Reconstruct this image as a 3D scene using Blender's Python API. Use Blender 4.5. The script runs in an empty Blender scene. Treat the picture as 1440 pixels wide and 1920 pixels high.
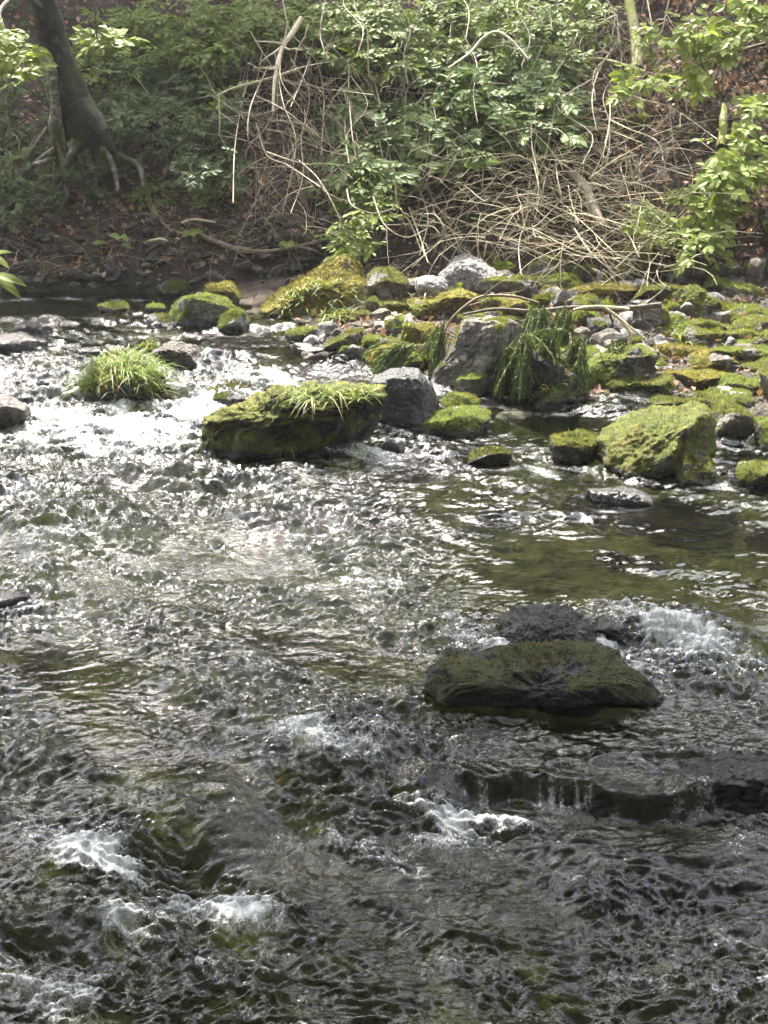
import bpy, bmesh, math, random
import numpy as np
from mathutils import Vector

# ------------------------------------------------------------------ camera, sky, sun, exposure
SC = bpy.context.scene
COL = SC.collection
CAM_H, PITCH, F = 2.2, math.radians(17.4), 2800.0          # focal length in photo pixels (1440 x 1920)
cam_data = bpy.data.cameras.new('camera')
cam_data.sensor_fit = 'VERTICAL'; cam_data.sensor_height = 24.0; cam_data.lens = F / 1920.0 * 24.0
cam_data.clip_start = 0.05; cam_data.clip_end = 500.0
cam = bpy.data.objects.new('camera', cam_data); COL.objects.link(cam)
cam.location = (0, 0, CAM_H); cam.rotation_euler = (math.pi / 2 - PITCH, 0, 0)
SC.camera = cam

SUN_EL, SUN_AZ = math.radians(53), math.radians(-15)        # azimuth from +Y (view direction), + to the right
SUN = np.array([math.sin(SUN_AZ) * math.cos(SUN_EL), math.cos(SUN_AZ) * math.cos(SUN_EL), math.sin(SUN_EL)])
world = bpy.data.worlds.new('World'); SC.world = world; world.use_nodes = True
wn = world.node_tree; wn.nodes.clear()
sky = wn.nodes.new('ShaderNodeTexSky'); sky.sky_type = 'NISHITA'; sky.sun_disc = False
sky.sun_elevation = SUN_EL; sky.sun_rotation = SUN_AZ; sky.dust_density = 4.0; sky.air_density = 1.0; sky.ozone_density = 1.0
hs = wn.nodes.new('ShaderNodeHueSaturation'); hs.inputs['Saturation'].default_value = 0.45
bg = wn.nodes.new('ShaderNodeBackground'); bg.inputs['Strength'].default_value = 0.15
wo = wn.nodes.new('ShaderNodeOutputWorld')
wn.links.new(sky.outputs[0], hs.inputs['Color']); wn.links.new(hs.outputs[0], bg.inputs['Color']); wn.links.new(bg.outputs[0], wo.inputs[0])
sun_data = bpy.data.lights.new('sun', 'SUN'); sun_data.energy = 3.4; sun_data.angle = math.radians(0.53)
sun_data.color = (1.0, 0.95, 0.86)
sun = bpy.data.objects.new('sun', sun_data); COL.objects.link(sun)
sun.rotation_euler = Vector(SUN).to_track_quat('Z', 'Y').to_euler()
SC.view_settings.view_transform = 'Standard'; SC.view_settings.look = 'None'
SC.view_settings.gamma = 1.0; SC.view_settings.use_curve_mapping = False
SC.view_settings.exposure = 2.9
SC.cycles.use_denoising = True
SC.cycles.max_bounces = 8; SC.cycles.transparent_max_bounces = 12; SC.cycles.sample_clamp_indirect = 6.0
SC.cycles.caustics_reflective = False; SC.cycles.caustics_refractive = False

# ------------------------------------------------------------------ small maths
R = np.random.default_rng(11)
PERM = np.random.default_rng(5).permutation(256).astype(np.int64)
PERM = np.concatenate([PERM, PERM])
GA = np.random.default_rng(6).uniform(0, 2 * np.pi, 256)
G2 = np.stack([np.cos(GA), np.sin(GA)], 1) * 1.5
G3 = np.random.default_rng(7).normal(size=(256, 3)); G3 /= np.linalg.norm(G3, axis=1)[:, None]; G3 *= 1.5

def n2(x, y, s=0):
    x = np.asarray(x, float) + s * 17.31; y = np.asarray(y, float) - s * 9.77
    x0 = np.floor(x); y0 = np.floor(y); fx = x - x0; fy = y - y0
    ix = x0.astype(np.int64) & 255; iy = y0.astype(np.int64) & 255
    u = fx * fx * fx * (fx * (fx * 6 - 15) + 10); v = fy * fy * fy * (fy * (fy * 6 - 15) + 10)
    def g(i, j, dx, dy):
        h = PERM[PERM[(ix + i) & 255] + ((iy + j) & 255)]
        gg = G2[h]; return gg[..., 0] * dx + gg[..., 1] * dy
    a = g(0, 0, fx, fy); b = g(1, 0, fx - 1, fy); c = g(0, 1, fx, fy - 1); d = g(1, 1, fx - 1, fy - 1)
    return (a + u * (b - a)) * (1 - v) + (c + u * (d - c)) * v

def n3(p, s=0):
    p = np.asarray(p, float) + s * 13.37
    p0 = np.floor(p); f = p - p0; i = p0.astype(np.int64) & 255
    w = f * f * f * (f * (f * 6 - 15) + 10)
    out = 0
    for a in (0, 1):
        for b in (0, 1):
            for c in (0, 1):
                h = PERM[(PERM[(PERM[(i[:, 0] + a) & 255] + i[:, 1] + b) & 255] + i[:, 2] + c) & 255]
                g = G3[h]; d = f - np.array([a, b, c])
                k = (w[:, 0] if a else 1 - w[:, 0]) * (w[:, 1] if b else 1 - w[:, 1]) * (w[:, 2] if c else 1 - w[:, 2])
                out = out + k * (g * d).sum(1)
    return out

def sstep(a, b, x):
    t = np.clip((np.asarray(x, float) - a) / (b - a), 0, 1); return t * t * (3 - 2 * t)

CP, SP = math.cos(PITCH), math.sin(PITCH)
def ray(px, py):
    dx = (np.asarray(px, float) - 720) / F; dy = (960 - np.asarray(py, float)) / F
    return dx, CP + dy * SP, -SP + dy * CP
def at_y(px, py, Y):                      # the point at distance Y seen at that place of the photo
    dx, dy, dz = ray(px, py); t = Y / dy
    return np.stack([dx * t, dy * t + 0 * dx, CAM_H + dz * t], -1)

# the level of the stream: a pool upstream, a rapid, a slow run, a ledge and the riffle in front
def lip_y(x): return 3.99 + 0.05 * np.sin(x * 5) + 0.18 * n2(x * 1.7, np.asarray(x) * 0 + 3) + 0.07 * n2(x * 5.3, np.asarray(x) * 0 + 7) + 0.03 * n2(x * 14, np.asarray(x) * 0 + 5)
def level(x, y):
    x = np.asarray(x, float); y = np.asarray(y, float)
    lip = lip_y(x)
    soft = 0.03 + 0.5 * (1 - sstep(0.0, 0.3, x))
    l = 0.085 * np.clip((y - lip) / soft + 0.5, 0, 1)
    l = l + 0.05 * sstep(4.5, 7.4, y)
    l = l + 0.19 * sstep(7.9, 9.5, y) * (1 - 0.35 * sstep(0.2, 1.2, x)) + 0.06 * sstep(9.9, 10.6, y)
    return l
def on_water(px, py):
    px = np.asarray(px, float); py = np.asarray(py, float); dx, dy, dz = ray(px, py)
    z = np.zeros_like(px)
    for _ in range(12):
        t = (z - CAM_H) / dz; z = 0.5 * z + 0.5 * level(dx * t, dy * t)
    t = (z - CAM_H) / dz
    return np.stack([dx * t, dy * t, z], -1)

SHORE_PX = np.array([(-500, 543), (0, 543), (300, 546), (400, 578), (480, 600), (560, 634), (640, 668), (720, 702), (840, 742),
                     (960, 775), (1100, 775), (1250, 765), (1400, 800), (1440, 840), (1700, 900)], float)
SH = on_water(SHORE_PX[:, 0], SHORE_PX[:, 1])
def shore(x): return np.interp(x, SH[:, 0], SH[:, 1])
def toe(x): return np.interp(x, [-20, -1.6, -0.9, -0.2, 0.6, 1.5, 2.6, 20], [11.35, 11.4, 11.45, 11.55, 11.5, 11.3, 11.0, 10.2])
def terrain(x, y, fine=True):
    x = np.asarray(x, float); y = np.asarray(y, float)
    e = y - shore(x); l = level(x, np.minimum(y, shore(x) + 0.3))
    bed = -0.03 - 0.27 * (1 - np.exp(np.minimum(e, 0) / 0.55))
    bed = bed + 0.05 * n2(x * 1.3, y * 1.3, 2)
    beach = np.maximum(e, 0) * 0.10
    g = y - toe(x)
    slope = np.where(g > 0, 0.62 * g + 0.20 * (1 - np.exp(-np.maximum(g, 0) / 0.25)), 0)
    slope = slope + np.maximum(g - 1.2, 0) * 0.18 - np.maximum(g - 9, 0) * 0.2
    z = l + np.where(e < 0, bed, beach - 0.03) + slope
    z = z + sstep(0.0, 0.4, e) * sstep(-1.2, -0.4, x) * sstep(0.6, 0.0, g) * (0.07 * n2(x * 2.6, y * 2.6, 14) + 0.05 * n2(x * 5.5, y * 5.5, 15) + 0.03)
    z = z + sstep(0.2, 2.5, g) * (0.22 * n2(x * 0.8, y * 0.8, 4) + 0.10 * n2(x * 2.1, y * 2.1, 5))
    # near bank where the photographer stands, and the valley side far to the left
    z = z + np.maximum(1.9 - y, 0) * 0.42 + np.maximum(-y - 1.0, 0) * 0.35
    z = z + np.maximum(-4.6 - x, 0) * 0.55 * sstep(11, 8, y) + np.maximum(x - 5.5, 0) * 0.4 * sstep(10, 6, y)
    if fine:
        under = sstep(0.1, -0.1, e)
        cob = np.abs(n2(x * 5, y * 5, 8)) * 0.05 + np.abs(n2(x * 11, y * 11, 9)) * 0.022
        z = z + cob * (0.4 + 0.9 * under) + 0.012 * n2(x * 14, y * 14, 10) * (1 - under)
    return z
def hit(px, py):                          # first point of the ground or water along the ray
    px = np.atleast_1d(np.asarray(px, float)); py = np.atleast_1d(np.asarray(py, float)); dx, dy, dz = ray(px, py)
    def above(t):
        x, y = dx * t, dy * t
        return CAM_H + dz * t > np.maximum(terrain(x, y, False), np.where(y < 11.5, level(x, np.minimum(y, 12)), -9))
    t = np.full(px.shape, 6.0); go = np.ones(px.shape, bool)
    for _ in range(130):
        go &= above(t); t = np.where(go, t + 0.1, t)
        if not go.any(): break
    a, b = t - 0.1, t
    for _ in range(7):
        m = (a + b) / 2; u = above(m); a = np.where(u, m, a); b = np.where(u, b, m)
    t = b
    return np.stack([dx * t, dy * t, CAM_H + dz * t], -1)

# ------------------------------------------------------------------ mesh helpers
def mesh(name, v, f, smooth=True, attrs=None):
    v = np.asarray(v, np.float32); f = np.asarray(f, np.int32)
    me = bpy.data.meshes.new(name); k = f.shape[1]
    me.vertices.add(len(v)); me.vertices.foreach_set('co', v.ravel())
    me.loops.add(f.size); me.loops.foreach_set('vertex_index', f.ravel())
    me.polygons.add(len(f)); me.polygons.foreach_set('loop_start', np.arange(0, f.size, k, dtype=np.int32))
    me.polygons.foreach_set('use_smooth', np.full(len(f), smooth, dtype=bool))
    me.update(calc_edges=True)
    for n, a in (attrs or {}).items():
        at = me.attributes.new(n, 'FLOAT', 'POINT'); at.data.foreach_set('value', np.asarray(a, np.float32))
    return me
def link(name, me, mat=None, parent=None, loc=(0, 0, 0)):
    o = bpy.data.objects.new(name, me); COL.objects.link(o); o.location = tuple(float(c) for c in loc)
    if mat is not None and me is not None and len(me.materials) == 0: me.materials.append(mat)
    if parent is not None: o.parent = parent
    return o
def tag(o, label=None, cat=None, group=None, kind=None):
    if label: o['label'] = label
    if cat: o['category'] = cat
    if group: o['group'] = group
    if kind: o['kind'] = kind
    return o
def empty(name, loc):
    o = bpy.data.objects.new(name, None); COL.objects.link(o); o.location = tuple(float(c) for c in loc); o.empty_display_size = 0.1
    return o
class MB:                                  # collects pieces with the same face size
    def __init__(s): s.v = []; s.f = []; s.n = 0
    def add(s, v, f):
        v = np.asarray(v, float); s.v.append(v); s.f.append(np.asarray(f) + s.n); s.n += len(v)
    def get(s): return np.concatenate(s.v), np.concatenate(s.f)
    def mesh(s, name, base=(0, 0, 0), smooth=True):
        v, f = s.get(); return mesh(name, v - np.asarray(base, float), f, smooth)
def tube(pts, rad, sides=6, bump=0.0, seed=0):
    pts = np.asarray(pts, float); n = len(pts); rad = np.broadcast_to(np.asarray(rad, float), (n,))
    t = np.gradient(pts, axis=0); t /= np.linalg.norm(t, axis=1)[:, None] + 1e-9
    ref = np.array([0.31, 0.52, 0.8]) if abs(t[:, 2]).mean() < 0.75 else np.array([0.9, 0.3, 0.1])
    a = np.cross(t, ref); a /= np.linalg.norm(a, axis=1)[:, None] + 1e-9; b = np.cross(t, a)
    th = np.linspace(0, 2 * np.pi, sides, endpoint=False)
    v = pts[:, None] + rad[:, None, None] * (np.cos(th)[None, :, None] * a[:, None] + np.sin(th)[None, :, None] * b[:, None])
    v = v.reshape(-1, 3)
    if bump:
        c = np.repeat(pts, sides, 0); d = v - c; rr = np.repeat(rad, sides)
        k = 1 + bump * (n3(v * (0.9 / rad.max()) * np.array([1, 1, .35]), seed) + 0.5 * n3(v * (2.3 / rad.max()) * np.array([1, 1, .3]), seed + 3))
        v = c + d * k[:, None]
    i = np.arange(n - 1)[:, None] * sides; j = np.arange(sides)[None]; j2 = (j + 1) % sides
    f = np.stack([i + j, i + j2, i + sides + j2, i + sides + j], -1).reshape(-1, 4)
    return v, f
def spline(P, n=24):
    P = np.asarray(P, float); Q = np.concatenate([[2 * P[0] - P[1]], P, [2 * P[-1] - P[-2]]]); out = []
    m = len(P) - 1
    for u in np.linspace(0, m, n):
        k = min(int(u), m - 1); t = u - k; a, b, c, d = Q[k:k + 4]
        out.append(0.5 * ((2 * b) + (-a + c) * t + (2 * a - 5 * b + 4 * c - d) * t * t + (-a + 3 * b - 3 * c + d) * t ** 3))
    return np.array(out)
def wander(p, d, length, n=9, wob=0.25, grav=0.0, rng=R):
    p = np.array(p, float); d = np.array(d, float); d /= np.linalg.norm(d); st = length / (n - 1); out = [p.copy()]
    for _ in range(n - 1):
        d = d + rng.normal(0, wob, 3) * 0.6 + np.array([0, 0, -grav]); d /= np.linalg.norm(d); p = p + d * st; out.append(p.copy())
    return np.array(out)
def frames(direction, normal):             # (N,3) -> (N,3,3) columns x, y(direction), z(normal)
    y = direction / (np.linalg.norm(direction, axis=1)[:, None] + 1e-9)
    x = np.cross(y, normal); x /= np.linalg.norm(x, axis=1)[:, None] + 1e-9
    return np.stack([x, y, np.cross(x, y)], -1)
def place(tv, tf, pos, fr, size):          # many copies of a small template in one mesh
    tv = np.asarray(tv, float); n = len(pos)
    size = np.asarray(size, float)
    v = np.einsum('nij,kj->nki', fr, tv) * (size[:, None, None] if size.ndim == 1 else 1) + pos[:, None]
    f = (np.asarray(tf)[None] + (np.arange(n) * len(tv))[:, None, None]).reshape(-1, len(tf[0]))
    return v.reshape(-1, 3), f
LEAF_V = [(0, 0.42, -0.015), (0, 0, 0), (0.19, 0.2, 0.035), (0.25, 0.48, 0.03), (0.14, 0.78, 0.0), (0, 1, -0.07), (-0.14, 0.78, 0.0), (-0.25, 0.48, 0.03), (-0.19, 0.2, 0.035)]
LEAF_F = [(0, i, i + 1) for i in range(1, 8)] + [(0, 8, 1)]
LANCE_V = [(x * 0.55, y, z * 0.7) for x, y, z in LEAF_V]
BROAD_V = [(x * 1.45, y, z * 1.5) for x, y, z in LEAF_V]

# ------------------------------------------------------------------ materials
def new_mat(name):
    m = bpy.data.materials.new(name); m.use_nodes = True; m.node_tree.nodes.clear(); return m, m.node_tree
class NT:
    def __init__(s, nt): s.nt = nt
    def n(s, typ, **kw):
        nd = s.nt.nodes.new('ShaderNode' + typ)
        for k, v in kw.items():
            if hasattr(nd, k): setattr(nd, k, v)
            else: s.set(nd.inputs[k.replace('_', ' ')], v)
        return nd
    def set(s, inp, v):
        if isinstance(v, bpy.types.NodeSocket): s.nt.links.new(v, inp)
        else: inp.default_value = v
    def noise(s, scale, detail=4, rough=0.55, vec=None, dist=0.0):
        nd = s.n('TexNoise'); nd.inputs['Scale'].default_value = scale; nd.inputs['Detail'].default_value = detail
        nd.inputs['Roughness'].default_value = rough; nd.inputs['Distortion'].default_value = dist
        if vec is not None: s.nt.links.new(vec, nd.inputs['Vector'])
        return nd.outputs['Fac']
    def ramp(s, fac, stops):
        nd = s.n('ValToRGB'); s.set(nd.inputs['Fac'], fac); e = nd.color_ramp.elements
        while len(e) < len(stops): e.new(0.5)
        for k, (p, c) in enumerate(stops):
            e[k].position = p; e[k].color = (c, c, c, 1) if isinstance(c, (int, float)) else (*c, 1)
        return nd.outputs['Color']
    def mix(s, fac, a, b, mode='MIX'):
        nd = s.n('MixRGB', blend_type=mode); s.set(nd.inputs[0], fac)
        for i, c in ((1, a), (2, b)): s.set(nd.inputs[i], (*c, 1) if isinstance(c, tuple) and len(c) == 3 else c)
        return nd.outputs[0]
    def math(s, op, a, b=0.0, c=None):
        nd = s.n('Math', operation=op); s.set(nd.inputs[0], a); s.set(nd.inputs[1], b)
        if c is not None: s.set(nd.inputs[2], c)
        return nd.outputs[0]
    def attr(s, name):
        nd = s.n('Attribute'); nd.attribute_name = name; return nd.outputs['Fac']
    def bump(s, h, strength, dist=0.01):
        nd = s.n('Bump'); s.set(nd.inputs['Height'], h); nd.inputs['Strength'].default_value = strength; nd.inputs['Distance'].default_value = dist
        return nd.outputs['Normal']
    def obj(s): return s.n('TexCoord').outputs['Object']
    def pos(s): return s.n('NewGeometry').outputs['Position']
    def out(s, shader): s.nt.links.new(shader, s.n('OutputMaterial').inputs['Surface'])
    def principled(s, color, rough=0.8, normal=None, spec=0.5):
        p = s.n('BsdfPrincipled'); s.set(p.inputs['Base Color'], color); s.set(p.inputs['Roughness'], rough)
        p.inputs['Specular IOR Level'].default_value = spec
        if normal is not None: s.nt.links.new(normal, p.inputs['Normal'])
        return p.outputs[0]

def rock_material(name, c_dark, c_mid, c_light, moss_a=(0.045, 0.066, 0.010), moss_b=(0.16, 0.178, 0.026), wet=0.0, lichen=0.3):
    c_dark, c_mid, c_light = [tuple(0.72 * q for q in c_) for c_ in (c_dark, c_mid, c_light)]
    m, nt = new_mat(name); t = NT(nt); p = t.pos()
    big = t.noise(4.0, 5, 0.6, p, 0.4); fine = t.noise(38.0, 6, 0.65, p); spk = t.noise(110.0, 3, 0.6, p)
    col = t.ramp(big, [(0.30, c_dark), (0.5, c_mid), (0.72, c_light)])
    col = t.mix(0.75, col, t.ramp(fine, [(0.3, (0.18, 0.18, 0.18)), (0.7, (0.95, 0.93, 0.9))]), 'OVERLAY')
    vc = t.n('TexVoronoi'); vc.feature = 'DISTANCE_TO_EDGE'; vc.inputs['Scale'].default_value = 7.0
    wv = t.n('VectorMath', operation='ADD'); nz = t.n('TexNoise'); nz.inputs['Scale'].default_value = 6.0; nz.inputs['Detail'].default_value = 4; nt.links.new(p, nz.inputs['Vector'])
    sc_ = t.n('VectorMath', operation='SCALE'); nt.links.new(nz.outputs['Color'], sc_.inputs[0]); sc_.inputs['Scale'].default_value = 0.45
    nt.links.new(p, wv.inputs[0]); nt.links.new(sc_.outputs[0], wv.inputs[1]); nt.links.new(wv.outputs[0], vc.inputs['Vector'])
    crack = t.ramp(vc.outputs['Distance'], [(0.0, 0.0), (0.035, 1.0)])
    col = t.mix(0.45, col, t.mix(crack, (0.2, 0.19, 0.17), (1.0, 1.0, 1.0)), 'MULTIPLY')
    lm = t.ramp(t.noise(13.0, 4, 0.6, p, 0.8), [(0.60, 0.0), (0.66, 1.0)])
    col = t.mix(t.math('MULTIPLY', lm, lichen), col, (0.50, 0.49, 0.44))
    lay = t.n('TexWave'); lay.wave_type = 'BANDS'; lay.bands_direction = 'Z'; lay.inputs['Scale'].default_value = 5; lay.inputs['Distortion'].default_value = 22
    lay.inputs['Detail'].default_value = 4
    nt.links.new(p, lay.inputs['Vector'])
    col = t.mix(0.10, col, lay.outputs['Color'], 'OVERLAY')
    ms = t.attr('moss'); edge = t.noise(26.0, 6, 0.7, p)
    mk = t.ramp(t.math('ADD', ms, t.math('MULTIPLY', t.math('SUBTRACT', edge, 0.5), 0.9)), [(0.42, 0.0), (0.56, 1.0)])
    mcol = t.mix(t.ramp(t.noise(19.0, 5, 0.65, p), [(0.33, 0.0), (0.68, 1.0)]), moss_a, moss_b)
    mcol = t.mix(t.ramp(t.noise(6.0, 3, 0.6, p), [(0.55, 0.0), (0.75, 0.55)]), mcol, (0.21, 0.145, 0.035))
    col2 = t.mix(mk, col, mcol)
    h = t.math('ADD', t.math('ADD', t.math('MULTIPLY', fine, 0.6), t.math('MULTIPLY', spk, 0.25)), t.math('MULTIPLY', mk, t.math('MULTIPLY', t.noise(75.0, 5, 0.75, p), 1.4)))
    h = t.math('ADD', h, t.math('MULTIPLY', crack, t.math('MULTIPLY', 0.5, t.math('SUBTRACT', 1.0, mk))))
    h = t.math('ADD', h, t.math('MULTIPLY', lay.outputs['Fac'], 0.06))
    wl = t.attr('wet')
    wcol = t.mix(t.math('MULTIPLY', wl, t.math('SUBTRACT', 1.0, t.math('MULTIPLY', mk, 0.7))), col2, t.mix(1.0, col2, (0.36, 0.35, 0.33), 'MULTIPLY'))
    rough = t.math('SUBTRACT', 0.88, t.math('MULTIPLY', wl, 0.62))
    rough = t.math('MAXIMUM', rough, t.math('MULTIPLY', mk, 0.95))
    t.out(t.principled(wcol, rough, t.bump(t.math('ADD', h, t.math('MULTIPLY', t.noise(13.0, 6, 0.7, p), 1.6)), 1.0, 0.018)))
    return m
M = {}
M['rock'] = rock_material('weathered_stone', (0.042, 0.037, 0.028), (0.12, 0.108, 0.086), (0.24, 0.22, 0.18))
M['pale'] = rock_material('pale_lichen_stone', (0.09, 0.085, 0.08), (0.23, 0.222, 0.215), (0.40, 0.39, 0.38), lichen=0.6)
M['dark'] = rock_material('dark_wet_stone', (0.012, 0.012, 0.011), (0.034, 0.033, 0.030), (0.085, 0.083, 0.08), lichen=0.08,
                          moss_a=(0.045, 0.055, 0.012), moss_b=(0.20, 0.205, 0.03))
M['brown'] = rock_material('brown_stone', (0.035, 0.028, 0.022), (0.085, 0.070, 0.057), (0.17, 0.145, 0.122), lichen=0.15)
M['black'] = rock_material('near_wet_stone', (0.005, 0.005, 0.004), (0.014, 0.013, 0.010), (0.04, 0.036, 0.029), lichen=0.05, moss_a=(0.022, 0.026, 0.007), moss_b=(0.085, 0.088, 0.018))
M['rust'] = rock_material('mossy_ochre_stone', (0.06, 0.045, 0.03), (0.15, 0.11, 0.07), (0.26, 0.21, 0.15), moss_a=(0.10, 0.095, 0.018), moss_b=(0.34, 0.27, 0.05), lichen=0.35)
def leaf_material(name, a, b, trans=0.45, rough=0.5):
    a, b = [tuple((0.9 if ('moss' in name or 'twig' in name) else 0.78) * q for q in c_) for c_ in (a, b)]
    m, nt = new_mat(name); t = NT(nt)
    rnd = t.n('NewGeometry').outputs['Random Per Island']
    if 'moss' in name:
        pl = t.ramp(t.noise(17.0, 5, 0.65, t.pos()), [(0.34, 0.0), (0.66, 1.0)])
        col = t.mix(t.math('MULTIPLY', t.math('ADD', rnd, t.math('MULTIPLY', pl, 1.6)), 0.385), a, b)
        col = t.mix(t.ramp(t.noise(5.5, 4, 0.6, t.pos()), [(0.52, 0.0), (0.70, 0.8)]), col, (0.17, 0.125, 0.03))
        hsv = t.n('HueSaturation'); nt.links.new(col, hsv.inputs['Color']); oi = t.n('ObjectInfo').outputs['Random']
        t.set(hsv.inputs['Hue'], t.math('ADD', 0.48, t.math('MULTIPLY', oi, 0.045))); t.set(hsv.inputs['Value'], t.math('ADD', 0.7, t.math('MULTIPLY', oi, 0.5))); t.set(hsv.inputs['Saturation'], 0.84); col = hsv.outputs[0]
    elif 'sedge' in name: col = t.mix(t.ramp(rnd, [(0.86, 0.0), (0.88, 1.0)]), t.mix(rnd, a, b), (0.36, 0.29, 0.14))
    else: col = t.mix(rnd, a, b)
    d = t.principled(col, rough, None, 0.12)
    tr = t.n('BsdfTranslucent'); nt.links.new(t.mix(0.6, col, t.mix(1.0, col, (1.0, 1.0, 0.25), 'MULTIPLY')), tr.inputs['Color'])
    mx = t.n('MixShader'); mx.inputs[0].default_value = trans
    nt.links.new(d, mx.inputs[1]); nt.links.new(tr.outputs[0], mx.inputs[2]); t.out(mx.outputs[0]); return m
M['leaf_blue'] = leaf_material('blue_green_leaf', (0.09, 0.15, 0.042), (0.25, 0.33, 0.12))
M['leaf_dark'] = leaf_material('dark_green_leaf', (0.045, 0.08, 0.02), (0.105, 0.155, 0.045))
M['leaf_mid'] = leaf_material('mid_green_leaf', (0.10, 0.155, 0.03), (0.25, 0.31, 0.08))
M['leaf_canopy'] = leaf_material('canopy_leaf', (0.035, 0.055, 0.014), (0.085, 0.12, 0.035), 0.35)  # leaf colour darkened so the canopy reflects dark in the water
M['leaf_bright'] = leaf_material('fresh_green_leaf', (0.17, 0.24, 0.035), (0.34, 0.40, 0.12), 0.5)
M['sedge'] = leaf_material('sedge_blade', (0.10, 0.17, 0.025), (0.26, 0.33, 0.07), 0.4)
M['moss'] = leaf_material('moss_tip', (0.055, 0.085, 0.012), (0.37, 0.41, 0.06), 0.35, 0.9)
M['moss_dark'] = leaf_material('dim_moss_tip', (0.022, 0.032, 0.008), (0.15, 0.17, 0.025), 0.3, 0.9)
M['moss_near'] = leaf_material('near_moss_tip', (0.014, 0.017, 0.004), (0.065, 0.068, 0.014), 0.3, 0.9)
M['moss_ochre'] = leaf_material('ochre_moss_tip', (0.10, 0.095, 0.018), (0.33, 0.30, 0.055), 0.35, 0.9)
M['needle'] = leaf_material('cedar_needle', (0.075, 0.12, 0.045), (0.21, 0.28, 0.115), 0.3)
M['litter'] = leaf_material('fallen_leaf', (0.15, 0.085, 0.055), (0.52, 0.34, 0.24), 0.15, 0.8)
def bark_material(name, a, b, c, moss=None, scale=30):
    m, nt = new_mat(name); t = NT(nt); p = t.pos()
    f = t.noise(scale, 6, 0.65, p, 0.5); g = t.noise(6, 4, 0.6, p)
    col = t.ramp(f, [(0.3, a), (0.5, b), (0.72, c)])
    if moss: col = t.mix(t.ramp(g, [(0.46, 0.0), (0.58, 0.85)]), col, moss)
    t.out(t.principled(col, 0.85, t.bump(f, 0.8, 0.01), 0.3)); return m
M['bark'] = bark_material('shaded_bark', (0.008, 0.007, 0.005), (0.024, 0.021, 0.016), (0.085, 0.08, 0.07), (0.032, 0.040, 0.009), 16)  # colours darkened to sink the left tree into shade
M['bark_plain'] = bark_material('plain_bark', (0.04, 0.033, 0.026), (0.10, 0.085, 0.068), (0.2, 0.18, 0.15))
M['root'] = bark_material('root_bark', (0.03, 0.026, 0.02), (0.11, 0.098, 0.08), (0.48, 0.46, 0.42), (0.09, 0.10, 0.025), 22)
M['twig'] = bark_material('dry_twig', (0.28, 0.235, 0.15), (0.48, 0.42, 0.29), (0.64, 0.58, 0.44))
M['twig_grey'] = bark_material('grey_twig', (0.11, 0.09, 0.065), (0.22, 0.18, 0.13), (0.36, 0.31, 0.24))
M['twig_green'] = bark_material('green_stem', (0.08, 0.095, 0.03), (0.14, 0.15, 0.05), (0.24, 0.22, 0.10))
M['mossy_wood'] = bark_material('mossy_wood', (0.10, 0.09, 0.05), (0.17, 0.16, 0.07), (0.3, 0.27, 0.14), (0.16, 0.18, 0.025))

def ground_material():
    m, nt = new_mat('stream_bed_and_slope'); t = NT(nt); p = t.pos()
    under = t.attr('under')
    big = t.noise(3.2, 5, 0.6, p); mid = t.noise(12, 5, 0.65, p); fine = t.noise(60, 5, 0.7, p)
    soil = t.ramp(mid, [(0.3, (0.014, 0.0105, 0.008)), (0.5, (0.040, 0.028, 0.020)), (0.7, (0.085, 0.059, 0.043))])
    soil = t.mix(0.5, soil, t.ramp(fine, [(0.3, 0.2), (0.7, 0.85)]), 'OVERLAY')
    soil = t.mix(t.ramp(big, [(0.56, 0.0), (0.66, 0.6)]), soil, (0.05, 0.055, 0.015))
    bed = t.ramp(mid, [(0.28, (0.011, 0.012, 0.005)), (0.5, (0.033, 0.033, 0.0135)), (0.72, (0.085, 0.074, 0.036))])
    peb = t.ramp(t.noise(45, 4, 0.7, p), [(0.32, (0.014, 0.012, 0.009)), (0.5, (0.05, 0.041, 0.031)), (0.7, (0.13, 0.112, 0.09))])
    soil = t.mix(t.attr('stony'), soil, peb)
    col = t.mix(under, soil, bed)
    h = t.math('ADD', t.math('MULTIPLY', mid, 0.8), t.math('MULTIPLY', fine, 0.4))
    t.out(t.principled(col, 0.9, t.bump(h, 1.0, 0.03), 0.25)); return m
M['ground'] = ground_material()
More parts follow.
